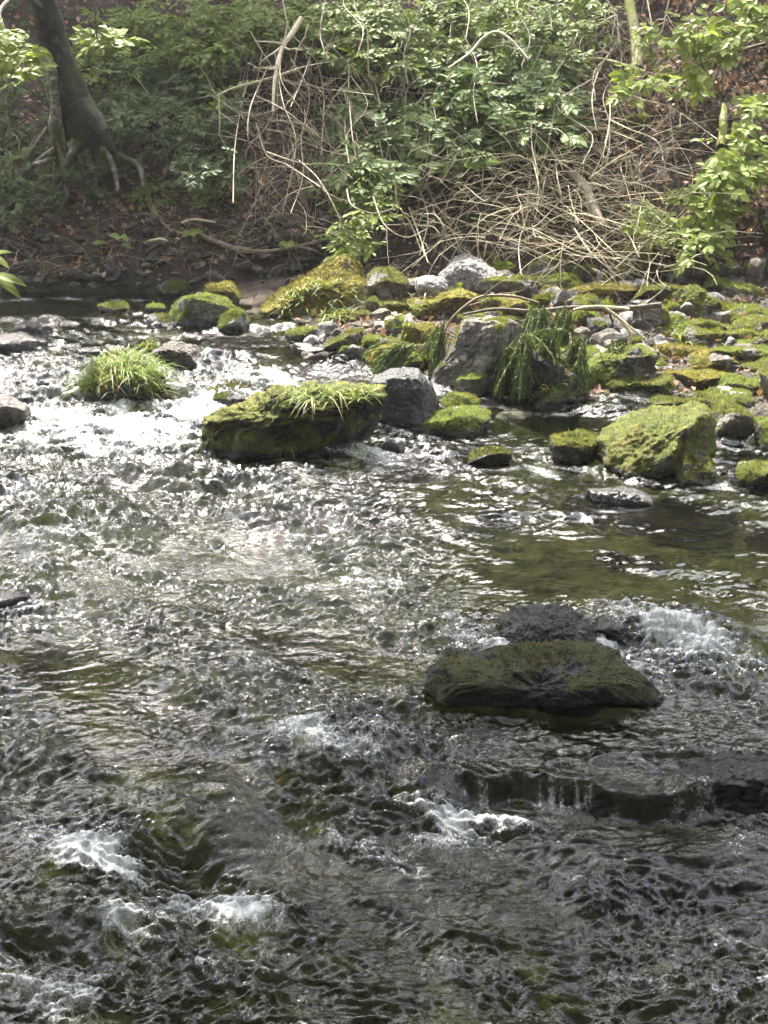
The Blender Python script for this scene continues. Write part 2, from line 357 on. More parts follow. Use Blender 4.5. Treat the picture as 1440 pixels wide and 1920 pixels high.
def water_material():
    m, nt = new_mat('running_water'); t = NT(nt); p = t.pos()
    mp = t.n('Mapping'); nt.links.new(p, mp.inputs['Vector']); mp.inputs['Scale'].default_value = (1.0, 1.0, 0.3)
    fine = t.noise(60, 3, 0.6, mp.outputs[0], 0.6)
    ch = t.attr('chop')
    bn = t.n('Bump'); nt.links.new(fine, bn.inputs['Height']); bn.inputs['Distance'].default_value = 0.006
    nt.links.new(t.math('MULTIPLY', ch, 0.55), bn.inputs['Strength'])
    N = bn.outputs['Normal']
    fr = t.n('Fresnel'); fr.inputs['IOR'].default_value = 1.42; nt.links.new(N, fr.inputs['Normal'])
    gl = t.n('BsdfGlossy'); gl.inputs['Roughness'].default_value = 0.015; gl.inputs['Color'].default_value = (1, 1, 1, 1); nt.links.new(N, gl.inputs['Normal'])
    tr = t.n('BsdfTransparent'); tr.inputs['Color'].default_value = (0.50, 0.54, 0.38, 1)
    mx = t.n('MixShader'); nt.links.new(fr.outputs[0], mx.inputs[0]); nt.links.new(tr.outputs[0], mx.inputs[1]); nt.links.new(gl.outputs[0], mx.inputs[2])
    fo = t.attr('foam')
    br = t.noise(56, 7, 0.75, p, 1.2)
    fk = t.ramp(t.math('ADD', fo, t.math('MULTIPLY', t.math('SUBTRACT', br, 0.5), 2.0)), [(0.40, 0.0), (1.20, 0.66)])
    fd = t.principled((0.66, 0.69, 0.67, 1), 0.3, N, 0.5)
    m2 = t.n('MixShader'); nt.links.new(fk, m2.inputs[0]); nt.links.new(mx.outputs[0], m2.inputs[1]); nt.links.new(fd, m2.inputs[2])
    t.out(m2.outputs[0]); return m
M['water'] = water_material()

# ------------------------------------------------------------------ ground: stream bed, banks and hillside in one sheet
def axis(segs):
    out = []
    for a, b, n in segs: out.append(np.linspace(a, b, n, endpoint=False))
    return np.concatenate(out + [[segs[-1][1]]])
gx = axis([(-40, -12, 12), (-12, -3.6, 50), (-3.6, 3.6, 250), (3.6, 12, 50), (12, 40, 12)])
gy = axis([(-30, -2, 14), (-2, 2.4, 24), (2.4, 8, 140), (8, 15.5, 240), (15.5, 30, 40), (30, 45, 10)])
X, Y = np.meshgrid(gx, gy); Z = terrain(X, Y)
def grid_faces(nr, nc):
    i = np.arange(nr - 1)[:, None] * nc; j = np.arange(nc - 1)[None]
    return np.stack([i + j, i + j + 1, i + nc + j + 1, i + nc + j], -1).reshape(-1, 4)
und = sstep(0.12, -0.1, Y - shore(X)) * sstep(1.0, 1.8, Y)
tag(link('ground', mesh('ground', np.stack([X, Y, Z], -1).reshape(-1, 3), grid_faces(len(gy), len(gx)), True, {'under': und.ravel(), 'stony': (sstep(-1.0, -0.3, X) * sstep(0.5, -0.1, Y - toe(X)) * 0.85).ravel()}), M['ground']), kind='structure')

# ------------------------------------------------------------------ rocks
ICO = {}
def ico(level_):
    if level_ not in ICO:
        bm = bmesh.new(); bmesh.ops.create_icosphere(bm, subdivisions=level_, radius=1.0)
        ICO[level_] = (np.array([v.co[:] for v in bm.verts]), np.array([[v.index for v in f.verts] for f in bm.faces])); bm.free()
    return ICO[level_]
def vnormals(v, f):
    a = np.cross(v[f[:, 1]] - v[f[:, 0]], v[f[:, 2]] - v[f[:, 0]]); n = np.zeros_like(v)
    for k in range(3): np.add.at(n, f[:, k], a)
    return n / (np.linalg.norm(n, axis=1)[:, None] + 1e-12), a
ROCKS = []                                 # (x, y, half width, half depth) of what stands in the stream
def blades(v, f, nrm, areas, mask, n, ln, rng):
    w = areas * mask[f].mean(1)
    if w.sum() <= 0 or n < 10: return None
    k = rng.choice(len(f), n, p=w / w.sum()); b = rng.dirichlet((1, 1, 1), n)
    pos = (v[f[k]] * b[:, :, None]).sum(1); nn = (nrm[f[k]] * b[:, :, None]).sum(1)
    d = nn + rng.normal(0, 0.55, (n, 3)) + np.array([0, 0, 0.15]); fr = frames(d, rng.normal(0, 1, (n, 3)))
    T = [(-0.16, -0.15, 0), (0.16, -0.15, 0), (0, 1, 0)]
    return place(T, [(0, 1, 2)], pos, fr, ln * np.exp(rng.normal(0, 0.45, n)))
def rock(label, outline, base=None, depth=None, mat='rock', moss=0.5, cuts=(), ncut=11, seed=0, lvl=4, rough=1.0, wet=0.0, land=False, name='rock',
         group=None, cat='rock', box=0.62, lean=0.0, tufts=1.0, blade=0.0065, moss_mat=None, cutrange=(0.48, 0.88), level_z=None, strata=0.0):
    """outline: photo pixels round the rock (or left, top, right, bottom); it becomes a solid at its own distance on the stream or bank"""
    rng = np.random.default_rng(1000 + seed * 7 + int(outline[0] if np.isscalar(outline[0]) else outline[0][0]))
    if np.isscalar(outline[0]):
        l, tp, r, bt = outline; th = np.linspace(0, 2 * np.pi, 18, endpoint=False)
        c, s = np.cos(th), np.sin(th); e = 0.75
        ox = (l + r) / 2 + (r - l) / 2 * np.sign(c) * abs(c) ** e * (1 + rng.normal(0, 0.05, 18)); oy = (tp + bt) / 2 - (bt - tp) / 2 * np.sign(s) * abs(s) ** e * (1 + rng.normal(0, 0.06, 18))
        outline = np.stack([ox, oy], 1)
    o = np.array(outline, float)
    cx = (o[:, 0].min() + o[:, 0].max()) / 2; base = base or o[:, 1].max() - 2
    p0 = hit(cx, base)[0] if land else on_water(np.array([cx]), np.array([base]))[0]
    w_m = (o[:, 0].max() - o[:, 0].min()) * p0[1] / F
    D = depth if depth else 0.38 * w_m
    yc = p0[1] + D * 0.8
    q = at_y(o[:, 0], o[:, 1], yc)[:, [0, 2]]
    cen = np.array([(q[:, 0].min() + q[:, 0].max()) / 2, q[:, 1].min() * 0.55 + q[:, 1].max() * 0.45])
    ang = np.arctan2(q[:, 1] - cen[1], q[:, 0] - cen[0]); srt = np.argsort(ang)
    # radius of the outline polygon at any angle (ray against the edges, via dense sampling)
    dense = np.concatenate([np.linspace(q[srt[i - 1]], q[srt[i]], 24) for i in range(len(q))]) - cen
    da = np.arctan2(dense[:, 1], dense[:, 0]); dr = np.hypot(dense[:, 0], dense[:, 1]); k = np.argsort(da); da, dr = da[k], dr[k]
    v, f = ico(lvl + 1)
    th = np.arctan2(v[:, 2], v[:, 0]); rho = np.hypot(v[:, 0], v[:, 2])
    rad = np.interp(th, np.concatenate([da - 2 * np.pi, da, da + 2 * np.pi]), np.tile(dr, 3))
    rho2 = np.clip(rho, 0, 1) ** box
    wv = np.sign(v[:, 1]) * np.abs(v[:, 1]) ** 0.8
    P = np.stack([rad * rho2 * np.cos(th), D * wv + lean * rad * rho2 * np.sin(th), rad * rho2 * np.sin(th)], 1)
    ext = np.array([np.ptp(q[:, 0]) / 2, D, np.ptp(q[:, 1]) / 2])
    planes = [np.array(c_, float) for c_ in cuts]
    for _ in range(ncut):
        n_ = rng.normal(0, 1, 3); n_[1] *= 1.3; n_ /= np.linalg.norm(n_); planes.append(np.array([*n_, rng.uniform(*cutrange)]))
    for pl in planes:
        n_ = pl[:3] / np.linalg.norm(pl[:3]); d_ = P @ n_; lim = pl[3] * d_.max(); ov = np.maximum(d_ - lim, 0); P = P - (ov * 0.88)[:, None] * n_
    s_ = 1.0 / max(ext.mean(), 0.02)
    nr = v
    amp = ext.mean() * rough
    P = P + nr * (amp * (0.12 * n3(P * s_ * 1.3, seed + 1) + 0.085 * n3(P * s_ * 3.1, seed + 2) + 0.07 * np.abs(n3(P * s_ * 6, seed + 3)) + 0.045 * n3(P * s_ * 12, seed + 4) + 0.022 * n3(P * s_ * 24, seed + 5) + 0.012 * n3(P * s_ * 50, seed + 6)))[:, None]
    if strata: P = P + v * np.array([.4, 1, 0.15]) * (strata * (2 * np.abs(((P[:, 2] + 0.12 * P[:, 0] + 0.012 * n3(P * 9, 5)) * 55) % 1 - 0.5) - 0.5 + 1.2 * n3(P * np.array([6, 6, 40]), 8)))[:, None]
    wpos = P + np.array([cen[0], yc, cen[1]])
    nrm, ar = vnormals(P, f); areas = np.linalg.norm(ar, axis=1) / 2
    zw = p0[2] if level_z is None else level_z
    up = nrm[:, 2] + 0.65 * n3(wpos * 7, 21) + 0.5 * n3(wpos * 16, 23) + 0.6 * n3(wpos * 2.4 / max(w_m, .2), 22)
    mk = np.zeros(len(P)) if moss <= 0 else sstep(0.92 - moss * 1.0, 1.15 - moss * 1.0, up)
    if not land: mk = mk * sstep(zw + 0.01, zw + 0.05, wpos[:, 2])
    wt = np.clip(wet + (0 if land else 1) * sstep(zw + 0.10, zw + 0.02, wpos[:, 2] + 0.05 * n3(wpos * 6, 9)), 0, 1)
    org = np.array([cen[0], yc, min(zw, p0[2])])
    ob = link(name, mesh(name, wpos - org, f, True, {'moss': mk, 'wet': wt}), M[mat], None, org)
    tag(ob, label, cat, group)
    if moss > 0 and tufts > 0:
        vis = mk * (wpos[:, 2] > zw - 0.02)
        n_b = int(min(9000, 50000 * (areas * vis[f].mean(1)).sum() ** 0.85 * tufts))
        bl = blades(wpos - org, f, nrm, areas, vis, n_b, blade, rng)
        if bl is not None:
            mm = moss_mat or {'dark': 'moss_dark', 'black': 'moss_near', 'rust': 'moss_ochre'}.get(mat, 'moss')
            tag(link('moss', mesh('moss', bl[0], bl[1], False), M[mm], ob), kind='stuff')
    if not land: ROCKS.append((cen[0], yc, ext[0], D))
    return ob, wpos, f, nrm, areas
rk = {}
def rr(key, *a, **k): rk[key] = rock(*a, **k)

# --- in the stream
rr('sedge_boulder', 'long dark boulder in midstream, moss along its top and drooping sedge on it',
   [(369, 812), (372, 792), (430, 772), (520, 744), (590, 731), (660, 727), (705, 730), (724, 746), (702, 775), (690, 806), (655, 830), (612, 852), (540, 864), (470, 860), (405, 848), (375, 832)],
   base=858, depth=0.25, mat='dark', moss=0.95, rough=1.7, lvl=5, seed=1, cuts=[(-0.1, -0.9, -0.2, 0.8), (0.55, -0.8, -0.2, 0.8), (-0.45, -0.75, 0.1, 0.78)], ncut=1, tufts=0.9, box=0.3, cutrange=(.75, .95))
rr('grey_boulder', 'smooth rounded grey boulder leaning against the right end of the sedge boulder',
   [(684, 740), (700, 708), (735, 697), (785, 699), (812, 728), (823, 770), (806, 790), (745, 808), (690, 806), (678, 775)],
   base=806, depth=0.26, mat='dark', moss=0.0, lvl=5, seed=2, cuts=[(0.1, -0.75, 0.35, 0.72), (0.9, -0.3, 0.2, 0.8)], ncut=2, rough=0.55, wet=0.35)
rr('lobed', 'low moss covered rock in the water right of the smooth grey boulder',
   [(746, 812), (790, 788), (835, 778), (872, 768), (905, 768), (946, 795), (942, 806), (872, 821), (800, 819)], base=818, depth=0.2, moss=0.8, seed=3, mat='rock')
rr('lobed_back', 'small mossy wedge of rock behind the low moss rock beside the grey boulder', (822, 740, 905, 785), base=780, depth=0.14, moss=0.85, seed=4)
rr('big_moss', 'large bright moss boulder with a dark sheer right side standing in the right pool',
   [(1126, 852), (1134, 825), (1172, 803), (1240, 785), (1308, 768), (1336, 777), (1345, 812), (1344, 852), (1300, 876), (1268, 894), (1215, 896), (1160, 880), (1134, 866)],
   base=893, depth=0.34, moss=0.95, lvl=5, seed=5, cuts=[(0.80, -0.62, 0.05, 0.60), (-0.5, -0.5, 0.7, 0.78)], ncut=0, mat='rock', box=0.5, tufts=1.2)
rr('moss_left', 'rounded moss rock touching the left foot of the large bright moss boulder', (1016, 816, 1138, 880), base=874, depth=0.18, moss=0.85, seed=6, lvl=5)
rr('moss_small', 'small mossy stone with a bare grey patch in front of the large moss boulder', (1260, 846, 1357, 915), base=911, depth=0.15, moss=0.62, seed=7, lvl=5, cuts=[(0.1, -0.8, 0.1, 0.7)])
rr('edge_moss', 'mossy rock with a wet front at the right edge beside the small mossy stone', (1374, 876, 1480, 935), base=930, depth=0.2, moss=0.7, seed=8)
rr('behind_moss', 'dark sided mossy block just behind the large bright moss boulder', (1330, 762, 1408, 838), base=834, depth=0.2, moss=0.7, seed=9)
rr('edge_moss2', 'mossy boulder cut by the right edge above the pool', (1403, 786, 1500, 852), base=848, depth=0.22, moss=0.75, seed=10)
rr('dark_nub', 'small dark pointed rock breaking the water left of the rounded moss rock', (872, 843, 975, 884), base=880, depth=0.13, moss=0.35, seed=11, mat='dark')
rr('flat_wet', 'flat black wet stone barely above the water below the large moss boulder', (1092, 922, 1220, 956), base=953, depth=0.14, moss=0.0, seed=12, mat='dark', wet=1)
rr('pale_chip', 'small pale stone in the foam at the right foot of the sedge boulder', (716, 824, 768, 858), base=855, depth=0.07, moss=0, mat='pale', seed=13, lvl=3)
rr('hummock', 'low dark rock hidden under the big bright sedge tuft in the rapid', (152, 672, 312, 758), base=752, depth=0.24, moss=0.5, mat='dark', seed=14)
rr('dark_cap', 'dark boulder with a sunlit pale top behind the sedge tuft', [(278, 676), (284, 660), (310, 648), (338, 645), (365, 655), (383, 680), (378, 694), (330, 698), (285, 694)],
   base=694, depth=0.2, moss=0.0, mat='brown', seed=15, lvl=5, ncut=3, cuts=[(0, -0.9, 0.2, 0.7)])
rr('flat_dark', 'flat dark rock in the rapid above the sedge boulder', (362, 718, 514, 752), base=750, depth=0.22, moss=0.15, mat='dark', seed=16)
rr('dark_foot', 'dark wet stone wedged at the upper left of the sedge boulder', (393, 738, 484, 782), base=778, depth=0.14, moss=0.1, mat='dark', seed=17)
rr('left_edge', 'smooth brown rock cut by the left edge beside the white rapid', (-70, 740, 53, 812), base=808, depth=0.26, moss=0, mat='brown', seed=18, rough=0.6, wet=0.5)
rr('drowned', 'broad smooth brown rock with water sliding over it at the left edge', (-60, 630, 100, 680), base=676, depth=0.3, moss=0, mat='brown', seed=19, rough=0.5, wet=1)
rr('wet_slab', 'streaked wet brown slab above the broad drowned rock on the left', [(12, 632), (30, 612), (60, 598), (95, 600), (130, 618), (155, 634), (80, 640)], base=636, depth=0.24, moss=0, mat='brown', seed=20, wet=1)
rr('left_nub', 'small dark stone in the rapid left of the sedge tuft', (74, 708, 114, 730), base=728, depth=0.08, moss=0, mat='dark', seed=21, lvl=3, wet=1)
rr('left_nub2', 'dark low stone just left of the foot of the sedge tuft', (100, 712, 160, 732), base=730, depth=0.08, moss=0, mat='dark', seed=22, lvl=3, wet=1)
rr('mid_wedge', 'low pale wedge stone in the stream behind the sedge tuft', (148, 655, 194, 678), base=676, depth=0.08, moss=0, mat='rock', seed=23, lvl=3, wet=.7)
rr('mid_yellow', 'small yellow mossy stone touching the dark boulder with a pale top', (252, 642, 296, 668), base=668, depth=0.1, moss=0.9, seed=24, lvl=3)
rr('pool_moss', 'mossy boulder with a pale top at the outlet of the far pool',
   [(314, 604), (322, 577), (345, 559), (385, 555), (430, 566), (452, 590), (442, 612), (392, 622), (326, 618)], base=618, depth=0.3, moss=0.6, seed=25, lvl=5, cuts=[(0, -0.9, 0.15, 0.65)], mat='pale')
rr('pool_pale', 'small pale rounded stone in front of the mossy pool boulder', (410, 579, 474, 628), base=624, depth=0.12, moss=0.5, seed=26, mat='pale')
rr('pool_back', 'ochre mossy rock behind the mossy pool boulder', (368, 532, 468, 576), base=570, depth=0.2, moss=0.6, seed=27, mat='rust')
rr('pool_back2', 'small green rock at the foot of the shaded bank by the pool', (300, 526, 362, 560), base=557, depth=0.15, moss=0.6, seed=28, mat='dark')
rr('pool_tip', 'small pointed mossy stone breaking the far pool outlet', (182, 567, 242, 592), base=589, depth=0.12, moss=0.5, seed=29, lvl=3)
rr('pool_tip2', 'low mossy stone in the far shallows left of the pool boulder', (268, 572, 316, 592), base=590, depth=0.1, moss=0.6, seed=30, lvl=3)
rr('pool_tip3', 'dark mossy stone touching the left side of the pool boulder', (264, 592, 326, 618), base=615, depth=0.12, moss=0.5, seed=31, mat='dark', lvl=3)
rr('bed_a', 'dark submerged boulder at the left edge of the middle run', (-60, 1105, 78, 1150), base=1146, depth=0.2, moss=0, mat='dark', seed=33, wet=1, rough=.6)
# --- foreground
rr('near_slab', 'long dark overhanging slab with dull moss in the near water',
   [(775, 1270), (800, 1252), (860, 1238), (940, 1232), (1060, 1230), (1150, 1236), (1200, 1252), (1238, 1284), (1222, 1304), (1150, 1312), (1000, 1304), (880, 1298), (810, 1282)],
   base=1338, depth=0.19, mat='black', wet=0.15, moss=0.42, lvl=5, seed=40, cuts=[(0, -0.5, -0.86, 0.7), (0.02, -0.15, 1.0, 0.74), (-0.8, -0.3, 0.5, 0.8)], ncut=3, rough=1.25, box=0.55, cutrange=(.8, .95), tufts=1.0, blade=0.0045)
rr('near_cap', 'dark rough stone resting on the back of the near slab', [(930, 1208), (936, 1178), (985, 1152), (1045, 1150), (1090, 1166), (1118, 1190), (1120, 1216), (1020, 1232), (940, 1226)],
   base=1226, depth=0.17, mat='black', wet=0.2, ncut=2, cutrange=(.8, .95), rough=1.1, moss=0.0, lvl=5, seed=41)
rr('near_pedestal', 'pedestal stone added under the long near slab, black for the shadowed gap', (930, 1270, 1180, 1330), base=1322, depth=0.10, mat='black', moss=0, seed=44, wet=1)  # added support; its black stands in for the shadowed gap
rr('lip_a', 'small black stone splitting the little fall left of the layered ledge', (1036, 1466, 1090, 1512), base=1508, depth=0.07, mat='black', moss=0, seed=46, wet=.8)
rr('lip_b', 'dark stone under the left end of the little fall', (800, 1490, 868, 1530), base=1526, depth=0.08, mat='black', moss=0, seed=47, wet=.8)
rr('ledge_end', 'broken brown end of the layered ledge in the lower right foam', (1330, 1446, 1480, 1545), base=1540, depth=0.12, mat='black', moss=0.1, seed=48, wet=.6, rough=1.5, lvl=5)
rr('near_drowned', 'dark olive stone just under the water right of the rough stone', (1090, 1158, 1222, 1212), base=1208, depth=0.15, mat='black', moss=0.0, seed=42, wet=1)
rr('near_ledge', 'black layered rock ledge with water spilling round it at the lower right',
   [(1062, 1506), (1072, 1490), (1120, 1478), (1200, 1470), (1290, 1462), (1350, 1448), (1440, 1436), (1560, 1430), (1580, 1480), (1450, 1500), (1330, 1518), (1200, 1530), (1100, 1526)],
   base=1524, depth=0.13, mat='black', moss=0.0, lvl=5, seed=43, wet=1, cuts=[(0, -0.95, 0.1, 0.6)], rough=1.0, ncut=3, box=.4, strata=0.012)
# --- the boulder bank on the right
L = dict(land=True)
rr('peak', 'peaked ochre mossy boulder with white lichen on its tip', [(566, 540), (585, 512), (622, 484), (648, 477), (678, 508), (694, 545), (640, 560)], base=556, depth=0.28, mat='rust', moss=0.6, seed=50, lvl=5, ncut=3, cutrange=(.75, .95), **L)
rr('mound', 'broad golden mossy mound below the peaked boulder', [(486, 578), (520, 556), (562, 534), (590, 516), (640, 512), (682, 528), (702, 556), (708, 592), (640, 598), (520, 596)],
   base=594, depth=0.36, mat='rust', moss=0.95, seed=51, lvl=5, land=True, ncut=3, cutrange=(.75, .95), tufts=1.4, blade=0.014)
rr('front_moss', 'bright low moss slab with a grass tuft below the golden mound', [(538, 616), (590, 592), (640, 581), (690, 583), (722, 602), (720, 618), (680, 626), (600, 626)], base=622, depth=0.24, moss=0.9, seed=52, lvl=5)
rr('grey_low', 'low grey stone with a mossy rim at the water below the moss slab', (518, 615, 634, 642), base=640, depth=0.14, moss=0.35, seed=53, mat='pale')
rr('grey_angular', 'grey angular boulder at the waterline left of the cedar branch', [(603, 668), (612, 646), (650, 626), (680, 618), (694, 640), (690, 664), (640, 672)], base=670, depth=0.18, moss=0.3, seed=54, mat='rock')
rr('pale_wedge', 'small pale wedge stone in front of the grey angular boulder', (622, 650, 696, 678), base=676, depth=0.1, moss=0.2, seed=55, mat='pale', lvl=3)
rr('slab', 'tall slanted bare grey slab beside the cedar branch',
   [(808, 716), (818, 690), (850, 645), (872, 600), (900, 589), (955, 600), (986, 622), (978, 655), (940, 690), (905, 725), (862, 740), (822, 734)],
   base=738, depth=0.26, mat='rock', moss=0.12, seed=56, lvl=5, cuts=[(-0.45, -0.82, 0.35, 0.55), (0.85, -0.45, -0.2, 0.5), (0, 0.1, 1, 0.85)], ncut=1, box=0.5, rough=0.6)
rr('lichen_boulder', 'big pale boulder blotched with lichen on the bank above the branch', [(814, 548), (824, 514), (854, 486), (880, 482), (924, 504), (950, 528), (954, 560), (880, 570)], base=560, depth=0.3, mat='pale', moss=0.0, seed=57, lvl=5, ncut=3, cutrange=(.78, .95), rough=.6, **L)
rr('lichen_small', 'white lichened stone at the left foot of the big pale boulder', (778, 518, 842, 566), base=562, depth=0.14, mat='pale', moss=0.0, seed=58, ncut=4, cutrange=(.7, .95), **L)
rr('grey_mossy', 'grey mossy boulder between the peaked boulder and the lichened stone', (682, 503, 772, 560), base=556, depth=0.22, mat='rock', moss=0.4, seed=59, **L)
rr('flat_between', 'flat grey stone leaning between the mossy boulder and the lichened stone', (748, 522, 806, 560), base=556, depth=0.14, mat='rock', moss=0.1, seed=60, lvl=3, **L)
rr('moss_long', 'long low moss boulder below the big pale boulder', (752, 545, 905, 604), base=600, depth=0.28, mat='rust', moss=0.8, seed=61, lvl=5, **L)
rr('flat_grey', 'flat grey stone on the bank left of the slanted slab', (718, 592, 800, 626), base=622, depth=0.16, mat='pale', moss=0.1, seed=62, **L)
rr('moss_step', 'yellow mossy rock between the flat grey stone and the slanted slab', (724, 606, 850, 664), base=660, depth=0.22, mat='rust', moss=0.7, seed=63, lvl=5, **L)
rr('step_left', 'grey ledge stone below the flat grey stone', (678, 624, 748, 668), base=664, depth=0.16, mat='rock', moss=0.4, seed=64, **L)
rr('moss_low', 'bright moss rock just behind the smooth grey boulder', (698, 662, 812, 706), base=702, depth=0.18, moss=0.8, seed=65)
rr('under_slab', 'small mossy white edged stone at the right foot of the slanted slab', (852, 694, 926, 756), base=752, depth=0.15, moss=0.6, seed=66, mat='pale')
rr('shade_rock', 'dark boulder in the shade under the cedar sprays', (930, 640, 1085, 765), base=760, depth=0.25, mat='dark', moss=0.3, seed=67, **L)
rr('grass_moss', 'mossy rock with grass on top at the water below the cedar sprays', [(973, 770), (985, 745), (1010, 728), (1060, 722), (1094, 738), (1096, 752), (1050, 775)], base=772, depth=0.2, moss=0.85, seed=68, lvl=5)
rr('rust_tri', 'brown triangular stone behind the grassy moss rock', (1030, 698, 1084, 735), base=732, depth=0.08, mat='brown', moss=0, seed=69, lvl=3, **L)
rr('moss_log', 'long moss covered ridge of rock running right from the grassy moss rock', (1085, 708, 1302, 752), base=748, depth=0.18, moss=0.85, seed=70, lvl=5)
rr('moss_flat', 'very flat moss slab behind the large bright moss boulder', (1150, 742, 1392, 772), base=768, depth=0.22, moss=0.9, seed=71, lvl=5)
rr('moss_boulder', 'wide mossy boulder with a dark fringe under the end of the branch', [(1072, 716), (1084, 690), (1130, 664), (1190, 652), (1250, 662), (1280, 684), (1270, 712), (1180, 726), (1100, 726)],
   base=722, depth=0.3, moss=0.65, seed=72, lvl=5, cuts=[(0, -0.95, 0.05, 0.66)], **L)
rr('dark_roof', 'dark roof shaped rock with a bright moss ridge on its right', [(1252, 668), (1262, 630), (1288, 612), (1318, 618), (1350, 642), (1375, 672), (1320, 684)], base=676, depth=0.22, mat='rock', moss=0.4, seed=73, lvl=5, cuts=[(0.1, -0.97, -.1, 0.5)], **L)
rr('brown_right', 'brown rounded boulder right of the dark roof shaped rock', (1348, 626, 1460, 676), base=672, depth=0.25, mat='brown', moss=0.35, seed=74, **L)
rr('moss_a', 'low mossy rock below the dark roof shaped rock', (1292, 672, 1368, 712), base=708, depth=0.16, moss=0.75, seed=75, **L)
rr('moss_b', 'mossy rock at the right edge below the brown boulder', (1362, 670, 1480, 706), base=702, depth=0.2, moss=0.75, seed=76, **L)
rr('pale_flat', 'flat pale wet stones edge at the right above the pool', (1320, 702, 1430, 732), base=730, depth=0.16, mat='pale', moss=0.1, seed=77)
rr('edge_dark', 'mossy boulder at the right edge with a trickle at its foot', (1420, 700, 1500, 770), base=766, depth=0.22, moss=0.6, seed=78, **L)
rr('grey_tilt', 'tilted grey stone with a mossy back beside the bare brush', [(982, 526), (995, 495), (1030, 478), (1066, 474), (1072, 495), (1040, 520), (1000, 534)], base=532, depth=0.2, mat='pale', moss=0.45, seed=79, lvl=5, **L)
rr('moss_tilt', 'mossy stone leaning right of the tilted grey stone', (1042, 498, 1134, 544), base=541, depth=0.2, mat='rock', moss=0.6, seed=80, **L)
rr('brush_rock', 'mossy boulder half buried under the dry brush', (1158, 460, 1236, 530), base=526, depth=0.22, mat='rock', moss=0.6, seed=81, **L)
rr('moss_c', 'bright moss topped rock on the upper right of the boulder bank', (1248, 538, 1358, 596), base=592, depth=0.24, moss=0.85, seed=82, lvl=5, **L)
rr('moss_d', 'grey and green stone right of the bright moss topped rock', (1348, 538, 1436, 576), base=572, depth=0.2, moss=0.6, seed=83, **L)
rr('moss_e', 'small mossy stone in front of the bright moss topped rock', (1298, 568, 1368, 604), base=600, depth=0.14, moss=0.7, seed=84, **L)
rr('pale_up', 'pale tilted stone by the slope above the bright moss topped rock', (1266, 511, 1316, 545), base=542, depth=0.12, mat='pale', moss=0, seed=85, lvl=3, **L)
rr('moss_f', 'long dull mossy rock at the foot of the slope on the far right', (1312, 508, 1420, 540), base=537, depth=0.2, moss=0.7, seed=86, **L)
rr('stump_rock', 'dark mossy outcrop high at the right edge of the slope', (1402, 388, 1500, 474), base=470, depth=0.3, mat='dark', moss=0.6, seed=87, **L)
rr('bush_rock', 'large dim boulder behind the peaked boulder under the leaves', [(570, 508), (578, 462), (610, 438), (660, 428), (700, 450), (712, 500), (640, 512)], base=505, depth=0.3, mat='brown', moss=0.55, seed=88, lvl=5, **L)
rr('white_stone', 'small white stone lying above the shaded rubble', (596, 402, 624, 430), base=428, depth=0.06, mat='pale', moss=0, seed=89, lvl=3, **L)
rr('bank_long', 'long grey stone sunk in the litter above the big pale boulder', (818, 452, 905, 500), base=497, depth=0.2, mat='rock', moss=0.3, seed=90, **L)
rr('bank_ochre', 'ochre stone in the litter right of the long grey stone', (890, 470, 945, 510), base=507, depth=0.14, mat='rust', moss=0.5, seed=91, lvl=3, **L)
rr('bank_white', 'pale stone lying in the brown litter at the foot of the brush', (924, 452, 985, 486), base=483, depth=0.14, mat='pale', moss=0.1, seed=92, **L)
rr('slope_moss', 'yellow moss hummock on the slope seen through the bare brush', (1165, 216, 1236, 262), base=262, depth=0.2, mat='rock', moss=0.95, seed=93, **L)
rr('pool_red', 'reddish angular block at the waterline of the shaded bank', (230, 500, 284, 546), base=543, depth=0.14, mat='rust', moss=0, seed=94, land=False)
rr('pool_grey', 'grey upright block at the waterline left of the reddish block', (192, 482, 236, 545), base=543, depth=0.12, mat='rock', moss=0.1, seed=95)
rr('pool_slate', 'blue grey block left of the upright grey block at the far waterline', (164, 494, 198, 540), base=540, depth=0.1, mat='rock', moss=0.1, seed=96)
rr('pool_dark', 'low dark green rock at the far waterline near the left edge', (86, 514, 166, 546), base=544, depth=0.12, mat='dark', moss=0.5, seed=97)

rr('hollow', 'dark block under the bent branch in the shaded hollow of the boulder bank', (1082, 596, 1172, 656), base=650, depth=0.18, mat='dark', moss=0.1, seed=101, **L)
rr('field_a', 'brown block under the right end of the fallen bough', (1176, 572, 1256, 622), base=618, depth=0.18, mat='brown', moss=0.2, seed=102, **L)
rr('field_b', 'grey mossy stone under the middle of the fallen bough', (1050, 556, 1140, 604), base=600, depth=0.2, mat='rock', moss=0.5, seed=103, **L)
rr('field_c', 'mossy hump left of the bough in front of the tilted grey stone', (1006, 540, 1066, 576), base=573, depth=0.15, mat='rust', moss=0.7, seed=104, **L)
rr('field_d', 'pale slab lying flat below the mossy leaning stone', (1085, 532, 1180, 556), base=554, depth=0.2, mat='pale', moss=0.05, seed=105, **L)
rr('field_e', 'pinkish flat stones edge below the brush covered boulder', (1150, 530, 1250, 562), base=560, depth=0.2, mat='pale', moss=0.2, seed=106, **L)
rr('field_f', 'grey rounded stone below the grey and green stone at the right', (1372, 580, 1450, 628), base=624, depth=0.2, mat='rock', moss=0.5, seed=107, **L)
rr('field_g', 'mossy stone left of the grey rounded stone at the right', (1290, 600, 1368, 634), base=630, depth=0.16, mat='rock', moss=0.6, seed=108, **L)
rr('field_h', 'mossy low boulder above the slanted slab', (905, 556, 1000, 600), base=596, depth=0.2, mat='rust', moss=0.7, seed=109, **L)
rr('field_i', 'dark mossy rock at the right edge under the litter slope', (1380, 478, 1480, 520), base=517, depth=0.25, mat='dark', moss=0.6, seed=110, **L)
